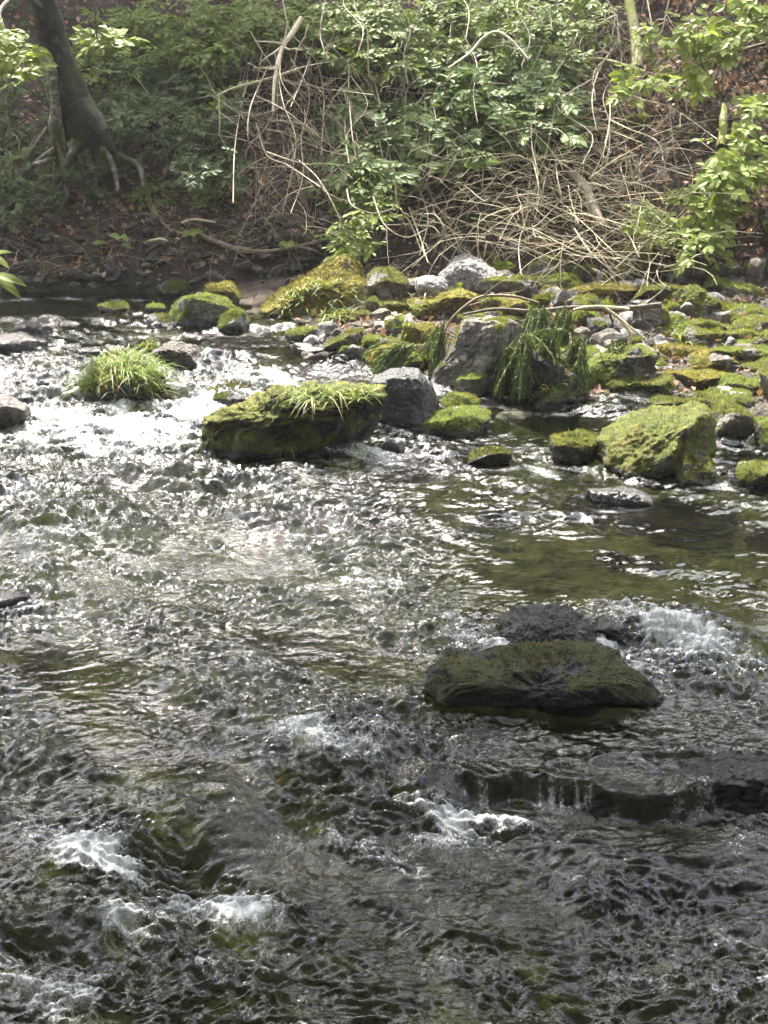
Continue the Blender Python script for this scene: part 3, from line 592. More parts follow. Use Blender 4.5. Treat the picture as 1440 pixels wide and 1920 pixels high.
rr('field_j', 'half buried grey stone between the dry brush and the far right mossy rock', (1240, 486, 1312, 522), base=520, depth=0.18, mat='rock', moss=0.4, seed=111, **L)
rr('field_k', 'brown mossy stone above the dark roof shaped rock', (1206, 590, 1290, 640), base=636, depth=0.2, mat='brown', moss=0.5, seed=112, **L)

# --- loose stones that nothing tells apart: shared meshes, one object each
STONE_MOSS = {}
def stone_variants(mat, moss, wet, k, seed):
    out = []
    for i in range(k):
        rng = np.random.default_rng(seed + i); v, f = ico(4); P = v * np.array([1, rng.uniform(0.6, 0.95), rng.uniform(0.4, 0.75)])
        for _ in range(13):
            n_ = rng.normal(0, 1, 3); n_ /= np.linalg.norm(n_); d_ = P @ n_; P = P - (np.maximum(d_ - rng.uniform(0.38, 0.8) * d_.max(), 0) * 0.95)[:, None] * n_
        P = P + v * (0.09 * n3(P * 1.6, seed + i) + 0.04 * n3(P * 4, seed + i + 5))[:, None]
        nrm, _ = vnormals(P, f); mk = sstep(0.9 - moss, 1.3 - moss, nrm[:, 2] + 0.3 * n3(P * 1.5, i)) if moss else np.zeros(len(P))
        me = mesh('stone', P, f, True, {'moss': mk, 'wet': np.full(len(P), wet)}); me.materials.append(M[mat]); out.append(me)
        if moss:
            nr_, ar_ = vnormals(P, f); bl = blades(P, f, nr_, np.linalg.norm(ar_, axis=1) / 2, mk, 1400, 0.075, rng); STONE_MOSS[me.name] = mesh('moss', bl[0], bl[1], False); STONE_MOSS[me.name].materials.append(M['moss'])
    return out
def scatter_stones(name, label, group, px, py, size, variants, rng, sink=0.25):
    h = hit(px, py)
    for p, s in zip(h, size):
        o = link(name, variants[rng.integers(len(variants))], None, None, (p[0], p[1], p[2] + s * (0.3 - sink)))
        o.rotation_euler = (rng.normal(0, 0.2), rng.normal(0, 0.2), rng.uniform(0, 6.28)); o.scale = (s, s * rng.uniform(0.7, 1.1), s * rng.uniform(0.7, 1.1))
        tag(o, label, 'stone', group)
        if o.data.name in STONE_MOSS: tag(link('moss', STONE_MOSS[o.data.name], None, o), kind='stuff')
rng = np.random.default_rng(77)
V_dark = stone_variants('brown', 0.0, 0.35, 5, 300) + stone_variants('dark', 0.0, 0.2, 3, 340) + stone_variants('rock', 0.0, 0.3, 2, 380)
V_field = stone_variants('rock', 0.0, 0.0, 4, 420) + stone_variants('pale', 0.0, 0.0, 3, 460) + stone_variants('brown', 0.0, 0.0, 3, 470)
V_mossy = stone_variants('rock', 0.65, 0.0, 4, 500) + stone_variants('rust', 0.6, 0.0, 3, 520)
n = 260; px = rng.uniform(0, 640, n); py = 400 + (rng.uniform(0, 1, n) ** 0.8) * 142
scatter_stones('rubble_stone', 'dark angular stone in the rubble along the foot of the shaded left bank', 'rubble of the shaded bank', px, py, rng.uniform(0.035, 0.11, n) * rng.uniform(0.7, 1.3, n), V_dark, rng)
n = 280; px = rng.uniform(690, 1440, n); py = rng.uniform(505, 690, n); k = (py - 505) < (px - 560) * 0.35
scatter_stones('loose_stone', 'small bare stone lying loose among the mossy boulders of the sunlit bank', 'loose stones of the boulder bank', px[k], py[k], 0.035 + 0.15 * rng.uniform(0, 1, k.sum()) ** 2, V_field, rng)
n = 110; px = rng.uniform(720, 1440, n); py = rng.uniform(500, 690, n); k = (py - 505) < (px - 560) * 0.35
scatter_stones('mossy_stone', 'small moss capped stone wedged among the boulders of the sunlit bank', 'moss capped stones of the boulder bank', px[k], py[k], 0.05 + 0.16 * rng.uniform(0, 1, k.sum()) ** 1.6, V_mossy, rng)
n = 46; px = rng.uniform(560, 740, n); py = 596 + rng.uniform(0, 1, n) * 80
scatter_stones('shore_stone', 'small bare stone on the strip of shore below the golden mossy mound', 'stones of the strip below the golden mound', px, py, 0.035 + 0.09 * rng.uniform(0, 1, n) ** 1.5, V_field, rng)
rng2 = np.random.default_rng(404); spots = [(1010, 690), (1100, 690), (1210, 700), (1310, 735), (1400, 735), (1350, 770), (1430, 640), (1340, 700), (1420, 690), (1380, 610), (1240, 575), (1130, 566), (1180, 548), (960, 560), (890, 612), (760, 690), (690, 596), (1290, 545), (1330, 655), (1270, 690), (1050, 548)]
for i, (a, c) in enumerate(spots):
    w_, h_ = rng2.uniform(100, 180), rng2.uniform(28, 46)
    rock('flat overlapping rock lying between the boulders of the sunlit bank', (a - w_ / 2, c - h_, a + w_ / 2, c), base=c - 3, depth=rng2.uniform(0.16, 0.26), mat=['rock', 'pale', 'brown', 'rust'][i % 4], moss=[0.6, 0.15, 0.45, 0.7][i % 4], seed=600 + i, land=True, name='flat_rock', group='flat rocks of the boulder bank', lean=rng2.uniform(-0.5, 0.5))
# gravel of the little beach: nobody could count it
b = MB(); tv, tf = ico(1)
px = np.concatenate([rng.uniform(1050, 1330, 900), rng.uniform(560, 1440, 2600)]); py = np.concatenate([rng.uniform(735, 772, 900), rng.uniform(520, 740, 2600)])
k = (py - 560) < np.maximum((px - 560) * 0.55, 0); px, py = px[k], py[k]
h = hit(px, py); nn = len(h)
fr = frames(rng.normal(0, 1, (nn, 3)), np.tile([0, 0, 1.0], (nn, 1)) + rng.normal(0, .4, (nn, 3)))
v, f = place(tv * np.array([1, .7, .5]), tf, h + np.array([0, 0, 0.004]), fr, rng.uniform(0.006, 0.026, nn))
gm = mesh('gravel', v, f, False, {'moss': np.zeros(len(v)), 'wet': np.zeros(len(v))})
tag(link('gravel', gm, M['rock']), 'pale gravel between the boulders and along the little beach', 'gravel', kind='stuff')

# ------------------------------------------------------------------ the water sheet
def blob_sum(x, y, blobs):
    out = np.zeros_like(x)
    for (bx, by, rx, ry, val) in blobs:
        c = on_water(np.array([bx, bx + rx, bx, bx], float), np.array([by, by, by - ry, by + ry], float))
        ax = abs(c[1, 0] - c[0, 0]); ay = abs(c[2, 1] - c[3, 1]) / 2
        g = np.exp(-(((x - c[0, 0]) / ax) ** 2 + ((y - c[0, 1]) / ay) ** 2)); out = out + val * g
    return out
nr, nc = 930, 680
pyr = np.concatenate([np.linspace(3600, 1960, 60, endpoint=False), np.linspace(1960, 545, nr - 90, endpoint=False), np.linspace(545, 480, 30)])
ang = PITCH + np.arctan((pyr - 960) / F)
yr = CAM_H / np.tan(ang); yr = yr * np.interp(yr, [2, 4, 8, 11, 14], [1, 0.985, 0.94, 0.85, 0.82])
yr = np.sort(yr); yr = yr[yr < 12.2]; nr = len(yr)
u = np.linspace(-1, 1, nc); au = np.abs(u)
mu = np.sign(u) * np.where(au < 0.92, au / 0.92, 1 + (au - 0.92) / 0.08 * 0)
half = 0.30 * yr + 0.25
tail = np.clip((au - 0.92) / 0.08, 0, 1) ** 2
X = mu[None] * half[:, None] + np.sign(u)[None] * tail[None] * (14 - half[:, None])
Y = np.repeat(yr[:, None], nc, 1)
calm = blob_sum(X, Y, [(120, 552, 420, 26, 1.0), (330, 560, 160, 25, .5), (560, 668, 90, 22, 0.8), (1200, 1010, 330, 80, 0.52), (1420, 1040, 200, 120, 0.38), (930, 1060, 160, 50, .35), (1000, 805, 160, 22, 0.6), (1120, 800, 130, 22, .6),
                       (1400, 870, 80, 22, 0.6), (130, 1270, 260, 80, 0.42), (420, 1190, 220, 50, .3), (660, 1275, 90, 50, 0.40), (1330, 1385, 180, 34, 0.35), (1090, 1350, 130, 40, 0.3), (940, 1455, 80, 24, 0.35), (800, 935, 160, 30, .45),
                       (60, 1480, 140, 60, .3), (1100, 1110, 200, 40, .5)])
rough_w = blob_sum(X, Y, [(200, 850, 420, 110, 0.7), (300, 720, 420, 50, 0.5), (350, 930, 380, 60, 0.35), (1300, 1230, 170, 60, 0.6), (640, 1390, 170, 50, 0.6), (300, 1030, 480, 110, 0.45), (420, 1000, 260, 70, .3), (330, 1660, 260, 110, 0.8), (1340, 1600, 150, 90, 0.5), (900, 1560, 200, 50, .5), (120, 1860, 260, 70, .5)])
A = np.clip((1 + rough_w) * np.clip(1 - calm, 0.05, 1), 0.04, 1.9)
wx = X + 0.06 * n2(X * 2.3, Y * 2.3, 31) + 0.02 * n2(X * 7, Y * 7, 33); wy = Y + 0.06 * n2(X * 2.3, Y * 2.3, 32) + 0.02 * n2(X * 7, Y * 7, 34)
rid = lambda a: 1 - 2.2 * np.sqrt(a * a + 0.012)
# crests lie across the current, which runs towards the viewer and a little to the left
def w(fr_, s, st=1.5, a=0.25): return n2((wx * math.cos(a) + wy * math.sin(a)) * fr_ / st, (-wx * math.sin(a) + wy * math.cos(a)) * fr_, s)
fu = X * 0.8 - Y * 0.6; fv = X * 0.6 + Y * 0.8          # streaks along the current
g_min = 0.24 + 0.46 * sstep(6.0, 7.4, Y) * sstep(0.5, -0.5, X)
g_mod = g_min + (1.32 - g_min) * sstep(-0.45, 0.30, n2(fu * 0.9, fv * 2.6, 40) + 0.6 * n2(fu * 2.2, fv * 6.0, 48) + 0.35 * rough_w)
A2 = A * g_mod
Z = level(X, Y) + 0.020 * n2(X * 1.5, Y * 1.5, 41) * np.minimum(A, 1.2)
Z += A2 * (0.030 * w(2.6, 42, 2.0) + 0.021 * w(5.5, 43, 2.4, 0.1) + 0.009 * rid(w(9.5, 44, 2.4, -0.15)) + (1 + 0.2 * sstep(6.2, 5.0, Y)) * (0.0092 * rid(w(17, 45, 2.1, 0.1)) + 0.0070 * rid(w(33, 46, 1.8, -0.2)) + 0.0036 * w(64, 47, 1.5)))
def bump_at(bx, by, rx, ry, amp):
    c = on_water(np.array([bx], float), np.array([by], float))[0]; return amp * np.exp(-((X - c[0]) / rx) ** 2 - ((Y - c[1]) / ry) ** 2)
Z += bump_at(320, 1545, 0.24, 0.16, 0.065) + bump_at(390, 1640, 0.16, 0.09, -0.025) + bump_at(220, 1650, 0.16, 0.10, 0.025) + bump_at(420, 1710, 0.18, 0.07, 0.02)
Z += bump_at(620, 1390, 0.18, 0.12, 0.05) + bump_at(740, 1380, 0.12, 0.12, 0.04) + bump_at(480, 1290, 0.2, 0.1, 0.03) + bump_at(1300, 1190, 0.30, 0.10, 0.05) + bump_at(1380, 1620, 0.2, 0.12, 0.05)
Z += bump_at(60, 655, 0.3, 0.3, 0.05) + bump_at(90, 980, 0.25, 0.2, 0.04) + bump_at(90, 1740, 0.35, 0.06, 0.035) + bump_at(620, 1830, 0.4, 0.08, 0.03) + bump_at(450, 1000, .3, .12, .03)
foam = blob_sum(X, Y, [(230, 810, 260, 70, 0.75), (120, 770, 160, 40, 0.25), (330, 700, 240, 26, 0.30), (560, 720, 110, 26, 0.35), (230, 640, 160, 14, 0.40), (130, 562, 200, 7, 0.45),  # foam, plus white standing in for glare and glints on the rapids
                       (700, 870, 90, 26, 0.45), (1020, 880, 60, 24, 0.5), (1390, 925, 70, 20, 0.4), (960, 795, 80, 8, .35), 
                       (1310, 1230, 170, 55, 0.26), (1190, 1195, 70, 22, 0.22), (620, 1385, 130, 34, 0.16), (720, 1400, 60, 40, .12), (165, 1615, 60, 24, 0.4), (230, 1650, 80, 40, 0.42), (310, 1690, 90, 55, 0.38), (390, 1715, 80, 40, .34), (450, 1725, 60, 24, .25), (300, 1760, 120, 50, 0.18), (540, 1690, 120, 30, 0.12), (600, 1660, 60, 24, .12),
                       (940, 1545, 140, 20, 0.34), (780, 1560, 120, 60, 0.10), (1370, 1640, 60, 50, 0.22), (1300, 1500, 60, 18, .3), (60, 1890, 120, 40, 0.12), (340, 1910, 150, 40, 0.14), (760, 1880, 100, 50, .10)])
crest = np.clip((Z - level(X, Y)) / 0.045, -1, 1.2)
for (rx_, ry_, rw, rd) in ROCKS:
    e = np.hypot((X - rx_) / (rw + 0.03), (Y - ry_) / (rd * 0.9 + 0.03)); ring = np.exp(-((e - 1.0) / 0.16) ** 2)
    foam += 0.20 * ring * np.clip(A, 0.1, 1.2) * (0.6 + 1.2 * n2(X * 6, Y * 6, 50)); Z += 0.012 * ring * np.minimum(A, 1)
foam = foam * (0.80 + 0.25 * crest + 0.9 * n2(fu * 2.5, fv * 7, 51) + 0.6 * n2(fu * 7, fv * 15, 52)) + 0.05 * crest * A
fall = np.exp(-((Y - lip_y(X) + 0.01) / 0.035) ** 2) * sstep(0.12, 0.2, X) * sstep(0.75, 0.6, X)
foam += fall * (0.22 + 0.5 * n2(X * 55, Y * 3, 57) + 0.3 * n2(X * 21, Y * 2, 59)); Z += fall * 0.008 * n2(X * 30, Y * 2, 58)
foam += sstep(6.8, 5.6, Y) * np.clip(A2, 0, 1.3) * 0.38 * sstep(0.0, 0.75, n2(fu * 1.6, fv * 4.0, 55) + 0.5 * n2(fu * 5, fv * 10, 56) + 0.3 * crest)  # thin bubble film that also paints the white speckle of near glints
tagw = link('water', mesh('water', np.stack([X, Y, Z], -1).reshape(-1, 3), grid_faces(nr, nc), True,
            {'foam': np.clip(foam, 0, 1).ravel(), 'chop': np.clip(A, 0, 1.5).ravel()}), M['water'])
tag(tagw, kind='structure')

# ------------------------------------------------------------------ sedge and grass tufts on the rocks
def tuft(label, px, py, key, n, ln, spread, seed, mat='sedge', wid=0.006, off=0.0, rxy=(0.05, 0.04), cat='grass', name='sedge_tuft'):
    """n arching blades rooted on the surface of the rock named key, round the place seen at (px, py)"""
    rng = np.random.default_rng(900 + seed); _, wp, f, nrm, ar = rk[key]
    dx, dy, dz = ray(px, py); d = np.array([dx, dy, dz]); d /= np.linalg.norm(d); rel = wp - np.array([0, 0, CAM_H]); t = rel @ d
    miss = np.linalg.norm(rel - t[:, None] * d, axis=1); facing = (nrm @ d) < 0.15
    root = wp[np.argmin(miss + 10 * (~facing) + 0.1 * t)]
    b = MB(); S = 5
    dist = np.sqrt(((wp[:, 0] - root[0]) / rxy[0]) ** 2 + ((wp[:, 1] - root[1]) / rxy[1]) ** 2 + ((wp[:, 2] - root[2]) / (0.6 * rxy[0] + 0.03)) ** 2); cand = np.where((dist < 1.3) & (nrm[:, 2] > -0.3))[0]
    for i in range(n):
        r0 = wp[rng.choice(cand)] if len(cand) else root
        r0 = r0 + rng.normal(0, 0.006, 3)
        a = rng.uniform(0, 2 * np.pi); out = np.array([math.cos(a), math.sin(a), 0]) + 1.2 * np.array([(r0[0] - root[0]) / rxy[0], (r0[1] - root[1]) / rxy[1] - 0.2, 0]) * 0.5
        out /= np.linalg.norm(out); l = ln * rng.uniform(0.5, 1.2); s = np.linspace(0, 1, S)
        arch = spread * rng.uniform(0.6, 1.2)
        pts = r0 + out * (arch * l * s ** 1.3)[:, None] + np.array([0, 0, 1.0]) * (l * (s * (1 - 0.25 * arch) - arch * 0.75 * s ** 2.3))[:, None]
        side = np.cross(out, [0, 0, 1.0]); wv = wid * np.array([0.8, 1, 0.85, 0.55, 0.06]) * rng.uniform(0.7, 1.2)
        v = np.concatenate([pts - side * wv[:, None], pts + side * wv[:, None]])
        b.add(v, [(k, k + 1, S + k + 1, S + k) for k in range(S - 1)])
    o = link(name, b.mesh(name, root), M[mat], None, root); tag(o, label, cat, 'grass tufts on the rocks')
tuft('big bright dome of sedge growing out of the white rapid', 230, 690, 'hummock', 950, 0.19, 0.95, 1, rxy=(0.26, 0.2), wid=0.0036)
tuft('drooping fan of long sedge on top of the long dark boulder', 595, 748, 'sedge_boulder', 120, 0.15, 1.2, 2, rxy=(0.11, 0.07), wid=0.003)
tuft('short sedge fringe at the right end of the long dark boulder', 670, 738, 'sedge_boulder', 60, 0.10, 1.0, 3, rxy=(0.06, 0.05), wid=0.004)
tuft('small tuft low on the front of the long dark boulder', 550, 828, 'sedge_boulder', 36, 0.09, 1.1, 4, rxy=(0.05, 0.05), wid=0.004)
tuft('fresh grass tuft on the bright low moss slab', 622, 594, 'front_moss', 60, 0.17, 1.1, 5, rxy=(0.09, 0.08), wid=0.005)
tuft('scruffy grass fringe along the golden mossy mound', 630, 572, 'mound', 130, 0.12, 1.1, 6, rxy=(0.30, 0.10), wid=0.005)
tuft('thin grass on the left shoulder of the golden mound', 540, 570, 'mound', 60, 0.10, 1.0, 7, rxy=(0.08, 0.07), wid=0.005)
tuft('fresh grass on the mossy rock below the cedar sprays', 1010, 735, 'grass_moss', 46, 0.12, 0.8, 8, rxy=(0.10, 0.06), wid=0.005)
tuft('upright pale grass beside the dark roof shaped rock', 1262, 640, 'dark_roof', 34, 0.16, 0.9, 9, rxy=(0.05, 0.08), wid=0.005)
tuft('yellow grass tuft on the yellow mossy rock left of the slab', 735, 632, 'moss_step', 40, 0.13, 0.9, 10, rxy=(0.06, 0.08), wid=0.005)
tuft('pale grass tuft on the long low moss boulder', 785, 580, 'moss_long', 34, 0.13, 0.9, 11, rxy=(0.08, 0.08), wid=0.005)
tuft('yellow green moss sprigs on the small stone by the dark boulder', 275, 655, 'mid_yellow', 30, 0.06, 0.8, 12, rxy=(0.08, 0.06), wid=0.005)

# ------------------------------------------------------------------ left tree with its bare roots
TY = 12.25
def tpts(seq, Y=TY): return np.array([at_y(a, c, Y + (d[0] if d else 0.0)) for a, c, *d in seq])
t_base = hit(150, 300)[0]
tree = empty('tree', (at_y(130, 330, TY)))
tag(tree, 'old leaning tree with bare roots clutching the shaded left bank', 'tree')
tb = np.array(tree.location)
def part(name, seq, rads, mat, parent, base, n=26, sides=10, bump=0.12, Y=TY, seed=0):
    p = spline(tpts(seq, Y), n); r = np.interp(np.linspace(0, 1, n), np.linspace(0, 1, len(rads)), rads)
    v, f = tube(p, r, sides, bump, seed); return link(name, mesh(name, v - base, f), mat, parent)
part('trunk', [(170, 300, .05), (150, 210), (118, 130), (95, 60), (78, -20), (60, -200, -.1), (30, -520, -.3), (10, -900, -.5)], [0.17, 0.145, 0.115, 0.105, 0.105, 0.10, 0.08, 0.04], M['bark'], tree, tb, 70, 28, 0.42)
part('stem', [(108, 282, -.1), (104, 240, -.14), (106, 190, -.12), (98, 140, -.12), (92, 90, -.08)], [0.035, 0.05, 0.045, 0.05, 0.03], M['root'], tree, tb, 26, 10, 0.2, seed=2)
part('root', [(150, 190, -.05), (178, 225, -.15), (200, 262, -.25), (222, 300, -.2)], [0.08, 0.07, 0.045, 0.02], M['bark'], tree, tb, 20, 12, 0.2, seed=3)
rng = np.random.default_rng(5)
ROOTS = [[(130, 270), (150, 300), (165, 340), (188, 372)], [(140, 262), (128, 305), (100, 350), (70, 395)], [(170, 280), (145, 310), (110, 352), (62, 402)], [(120, 285), (95, 300), (60, 312), (40, 335), (52, 352)],
         [(150, 290), (170, 310), (176, 345), (200, 400)], [(110, 280), (120, 320), (122, 365), (118, 395)], [(165, 290), (182, 330), (180, 365)], [(100, 282), (70, 310), (52, 345), (58, 380)],
         [(190, 280), (235, 292), (262, 310), (270, 350)], [(140, 300), (142, 340), (160, 375), (150, 400)], [(90, 240), (60, 280), (40, 300)], [(200, 280), (210, 320), (215, 360)]]
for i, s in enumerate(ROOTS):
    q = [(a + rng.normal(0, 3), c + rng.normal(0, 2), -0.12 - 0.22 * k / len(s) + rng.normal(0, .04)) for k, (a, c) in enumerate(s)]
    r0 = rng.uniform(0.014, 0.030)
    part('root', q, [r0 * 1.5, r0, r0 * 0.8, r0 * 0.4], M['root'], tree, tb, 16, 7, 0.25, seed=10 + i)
# leaves: compound sprays
def sprays(centres, outs, leaf_n, rachis, size, rng, tv=LEAF_V, up=0.9, camw=0.5):
    P, Dr, Nn, S = [], [], [], []
    N = len(centres); o = outs / (np.linalg.norm(outs, axis=1)[:, None] + 1e-9)
    nrm = np.array([0, -camw, up]) + rng.normal(0, 0.28, (N, 3)); nrm /= np.linalg.norm(nrm, axis=1)[:, None]
    o = o - (o * nrm).sum(1)[:, None] * nrm; o /= np.linalg.norm(o, axis=1)[:, None] + 1e-9; sd = np.cross(nrm, o)
    m = leaf_n // 2
    for k in range(m):
        s = (k + 0.6) / (m + 0.3)
        for sg in (-1, 1):
            P.append(centres + o * (rachis * s)[:, None] + rng.normal(0, 0.004, (N, 3))); a = 0.95 - 0.4 * s
            d = o * math.cos(a) + sd * (sg * math.sin(a)) - nrm * 0.12 + rng.normal(0, 0.12, (N, 3)); Dr.append(d)
            Nn.append(nrm + rng.normal(0, 0.22, (N, 3))); S.append(size * rng.uniform(0.75, 1.15, N) * (0.75 + 0.4 * math.sin(math.pi * min(s, 0.9))))
    P.append(centres + o * rachis[:, None]); Dr.append(o - nrm * 0.15 + rng.normal(0, .1, (N, 3))); Nn.append(nrm); S.append(size * rng.uniform(0.9, 1.2, N))
    P, Dr, Nn, S = map(np.concatenate, (P, Dr, Nn, S))
    return place(tv, LEAF_F, P, frames(Dr, Nn), S)
def shrub(label, cat, blobs, mat, seed, size=0.06, rachis=0.16, leaf_n=7, stems=6, stem_mat='twig_green', tv=LEAF_V, off=(0.15, 0.7), per=6, name='leafy_shrub', group=None, base_px=None, stem_r=0.008, up=0.9, dens=0.62):
    """blobs: (px, py, rx, ry, clumps) of leaf masses in front of the bank"""
    rng = np.random.default_rng(2000 + seed); C = []; cl = []
    for (bx, by, rx, ry, m) in blobs:
        m = max(3, int(m * dens)); a = rng.uniform(0, 2 * np.pi, m); q = np.sqrt(rng.uniform(0, 1, m)); ppx = bx + rx * q * np.cos(a); ppy = by + ry * q * np.sin(a)
        hh = hit(ppx, np.maximum(ppy, 0) if by > 0 else ppy); yy = np.minimum(hh[:, 1], 15.5) - rng.uniform(*off, m); cl.append(at_y(ppx, ppy, yy))
    cl = np.concatenate(cl); ctr = cl.mean(0)
    bp = hit(*(base_px or (blobs[0][0], blobs[0][1] + blobs[0][3])))[0]
    cen = np.repeat(cl, per, 0) + rng.normal(0, 0.035, (len(cl) * per, 3)); outs = rng.normal(0, 1, (len(cen), 3)) * np.array([1, 0.8, 0.35]) + np.array([0, -0.35, 0])
    n = len(cen); v, f = sprays(cen, outs, leaf_n, rachis * rng.uniform(0.7, 1.2, n), size * rng.uniform(0.8, 1.15, n), rng, tv, up)
    o = empty(name, bp); tag(o, label, cat, group)
    tag(link('foliage', mesh('foliage', v - bp, f, False), M[mat], o), kind='stuff')
    order = rng.permutation(len(cl))[:stems]
    for i in order:
        e = cl[i]; st = bp + rng.normal(0, 0.06, 3) * np.array([1, 1, 0]); st[2] = float(terrain(st[0], st[1])) - 0.03; mid = (st + e) / 2 + rng.normal(0, 0.08, 3) + np.array([0, 0, 0.12])
        p = spline([st, mid, e], 12); v, f = tube(p, np.linspace(stem_r, stem_r * 0.35, 12), 5); link('stem', mesh('stem', v - bp, f), M[stem_mat], o)
    b = MB()
    for e in cl:                                     # twigs that carry the sprays
        j = cl[order[rng.integers(len(order))]]; j = e + (j - e) / (np.linalg.norm(j - e) + 1e-6) * min(0.3, np.linalg.norm(j - e)) if len(order) else ctr
        p = spline([j + rng.normal(0, 0.01, 3), (j + e) / 2 + rng.normal(0, 0.02, 3), e], 6); b.add(*tube(p, np.linspace(0.0035, 0.002, 6), 4))
    tag(link('twigs', b.mesh('twigs', bp), M[stem_mat], o), kind='stuff')
    return o
# crown of the left tree: a few sprays hang into the picture, the rest is above it
v1, f1 = sprays(*(lambda r: (np.concatenate([at_y(r.uniform(-60, 55, 60), r.uniform(55, 150, 60), r.uniform(10.8, 11.5, 60)), at_y(r.uniform(165, 222, 12), r.uniform(72, 98, 12), r.uniform(11.0, 11.2, 12))]), r.normal(0, 1, (72, 3)) * np.array([1, .6, .3])))(np.random.default_rng(8)),
                7, np.full(72, 0.16), np.full(72, 0.075), np.random.default_rng(9), BROAD_V, 0.8)
tag(link('crown', mesh('crown', v1 - tb, f1, False), M['leaf_bright'], tree), 'sunlit leaf sprays hanging from above', kind='stuff')
part('branch', [(84, 20, 0), (40, -10, -.5), (0, 20, -1.0), (10, 60, -1.2), (20, 100, -1.2)], [0.03, 0.02, 0.012, 0.006], M['bark_plain'], tree, tb, 20, 6)
part('branch', [(80, -30, 0), (140, -80, -.6), (172, -30, -1.1), (182, 70, -1.2), (200, 84, -1.2)], [0.02, 0.012, 0.007, 0.003], M['bark_plain'], tree, tb, 24, 5)

# ------------------------------------------------------------------ shrubs of the bank
shrub('dark green shrub spreading over the shaded bank right of the old tree', 'shrub', [(330, 210, 110, 75, 70), (290, 160, 90, 50, 40), (400, 290, 50, 60, 24), (240, 230, 40, 40, 14)], 'leaf_dark', 1, 0.058, base_px=(330, 300))
shrub('shady leafage hanging at the top between the old tree and the dead branches', 'shrub', [(330, 60, 130, 60, 70), (210, 90, 70, 70, 26), (430, 120, 60, 60, 26)], 'leaf_mid', 2, 0.06, base_px=(340, 160))
shrub('leafy shrub at the top edge behind the hanging dead branches', 'shrub', [(560, 30, 150, 40, 70), (660, 80, 90, 60, 44), (700, 30, 70, 40, 20)], 'leaf_mid', 3, 0.066, base_px=(600, 160))
shrub('blue green shrub with layered leaves in the middle of the slope', 'shrub', [(720, 240, 90, 60, 40), (690, 320, 60, 45, 26), (840, 165, 60, 45, 26), (800, 265, 70, 60, 28)], 'leaf_blue', 4, 0.078, dens=.5, rachis=0.2, leaf_n=9, base_px=(740, 400), stems=9, stem_mat='twig')
shrub('blue green shrub above the bare brush, crown leaning right', 'shrub', [(960, 170, 80, 50, 44), (1010, 220, 70, 50, 40), (900, 220, 60, 50, 26), (1040, 150, 60, 50, 22)], 'leaf_blue', 5, 0.078, dens=.5, rachis=0.2, leaf_n=9, base_px=(950, 320), stems=8, stem_mat='twig')
shrub('pale green young shrub growing in front of the slope above the peaked boulder', 'shrub', [(690, 400, 50, 60, 16), (700, 350, 50, 40, 14), (660, 445, 40, 24, 10)], 'leaf_bright', 6, 0.055, base_px=(690, 470), stems=6)
shrub('dim leafage at the top edge right of the middle', 'shrub', [(860, 40, 120, 50, 60), (780, 100, 80, 60, 30), (960, 60, 90, 60, 40)], 'leaf_mid', 7, 0.066, base_px=(880, 160))
shrub('bright shrub with broad leaves at the top right of the slope', 'shrub', [(1300, 90, 90, 40, 34), (1390, 40, 80, 30, 26), (1250, 150, 70, 40, 16)], 'leaf_bright', 8, 0.08, dens=0.32, tv=BROAD_V, base_px=(1330, 180), off=(0.3, 0.9), leaf_n=5)
shrub('bright broad leaved shrub on the right edge above the mossy outcrop', 'shrub', [(1400, 290, 80, 60, 44), (1350, 320, 60, 40, 20), (1430, 200, 40, 40, 12)], 'leaf_bright', 9, 0.08, dens=0.24, tv=BROAD_V, base_px=(1400, 380), off=(0.3, 0.8), leaf_n=5)
shrub('low bright broad leaved plant at the foot of the slope on the right', 'shrub', [(1290, 420, 90, 45, 36), (1340, 370, 60, 30, 14), (1240, 430, 30, 30, 8)], 'leaf_bright', 10, 0.07, dens=0.42, tv=BROAD_V, base_px=(1290, 470), off=(0.1, 0.5), leaf_n=5)
shrub('dark ivy like leafage left of the old tree', 'shrub', [(20, 250, 50, 90, 26), (40, 380, 60, 50, 20)], 'leaf_dark', 11, 0.05, base_px=(20, 380), off=(0.05, 0.3))
shrub('leafy sprigs below the top edge at the right of the middle', 'shrub', [(1040, 60, 60, 60, 30), (1090, 30, 60, 40, 20)], 'leaf_mid', 12, 0.066, base_px=(1060, 140))
shrub('dark creeper climbing the lower trunk and roots of the old tree', 'creeper', [(120, 190, 45, 90, 26), (90, 300, 60, 60, 22), (180, 330, 40, 40, 12)], 'leaf_dark', 14, 0.04, rachis=0.08, base_px=(130, 330), off=(0.2, 0.45), stems=4, name='creeper')
shrub('small seedlings of green leaves round the mossy root', 'shrub', [(400, 350, 40, 20, 8), (300, 360, 20, 14, 4)], 'leaf_mid', 13, 0.06, base_px=(400, 380), off=(0.02, 0.12), stems=4)
def seedling(label, px, py, mat, seed, size=0.075, n=5):
    rng = np.random.default_rng(seed); p = hit(px, py)[0]; o = empty('seedling', p); tag(o, label, 'seedling', 'seedlings along the far shore'); top = np.array([0, -0.03, 0.11])
    v, f = tube(spline([(0, 0, -0.02), (0.01, -0.01, 0.05), top], 6), np.linspace(0.004, 0.002, 6), 5); link('stem', mesh('stem', v, f), M['twig_green'], o)
    a = rng.uniform(0, 6.28) + np.arange(n) * 6.28 / n
    for q in a:
        d = np.array([[math.cos(q), math.sin(q) - 0.3, rng.uniform(-0.4, 0.25)]])
        v, f = place(BROAD_V, LEAF_F, top[None], frames(d, np.array([[0, -0.6, 0.8]])), np.array([size * rng.uniform(0.8, 1.2)])); link('leaf', mesh('leaf', v, f, False), M[mat], o)
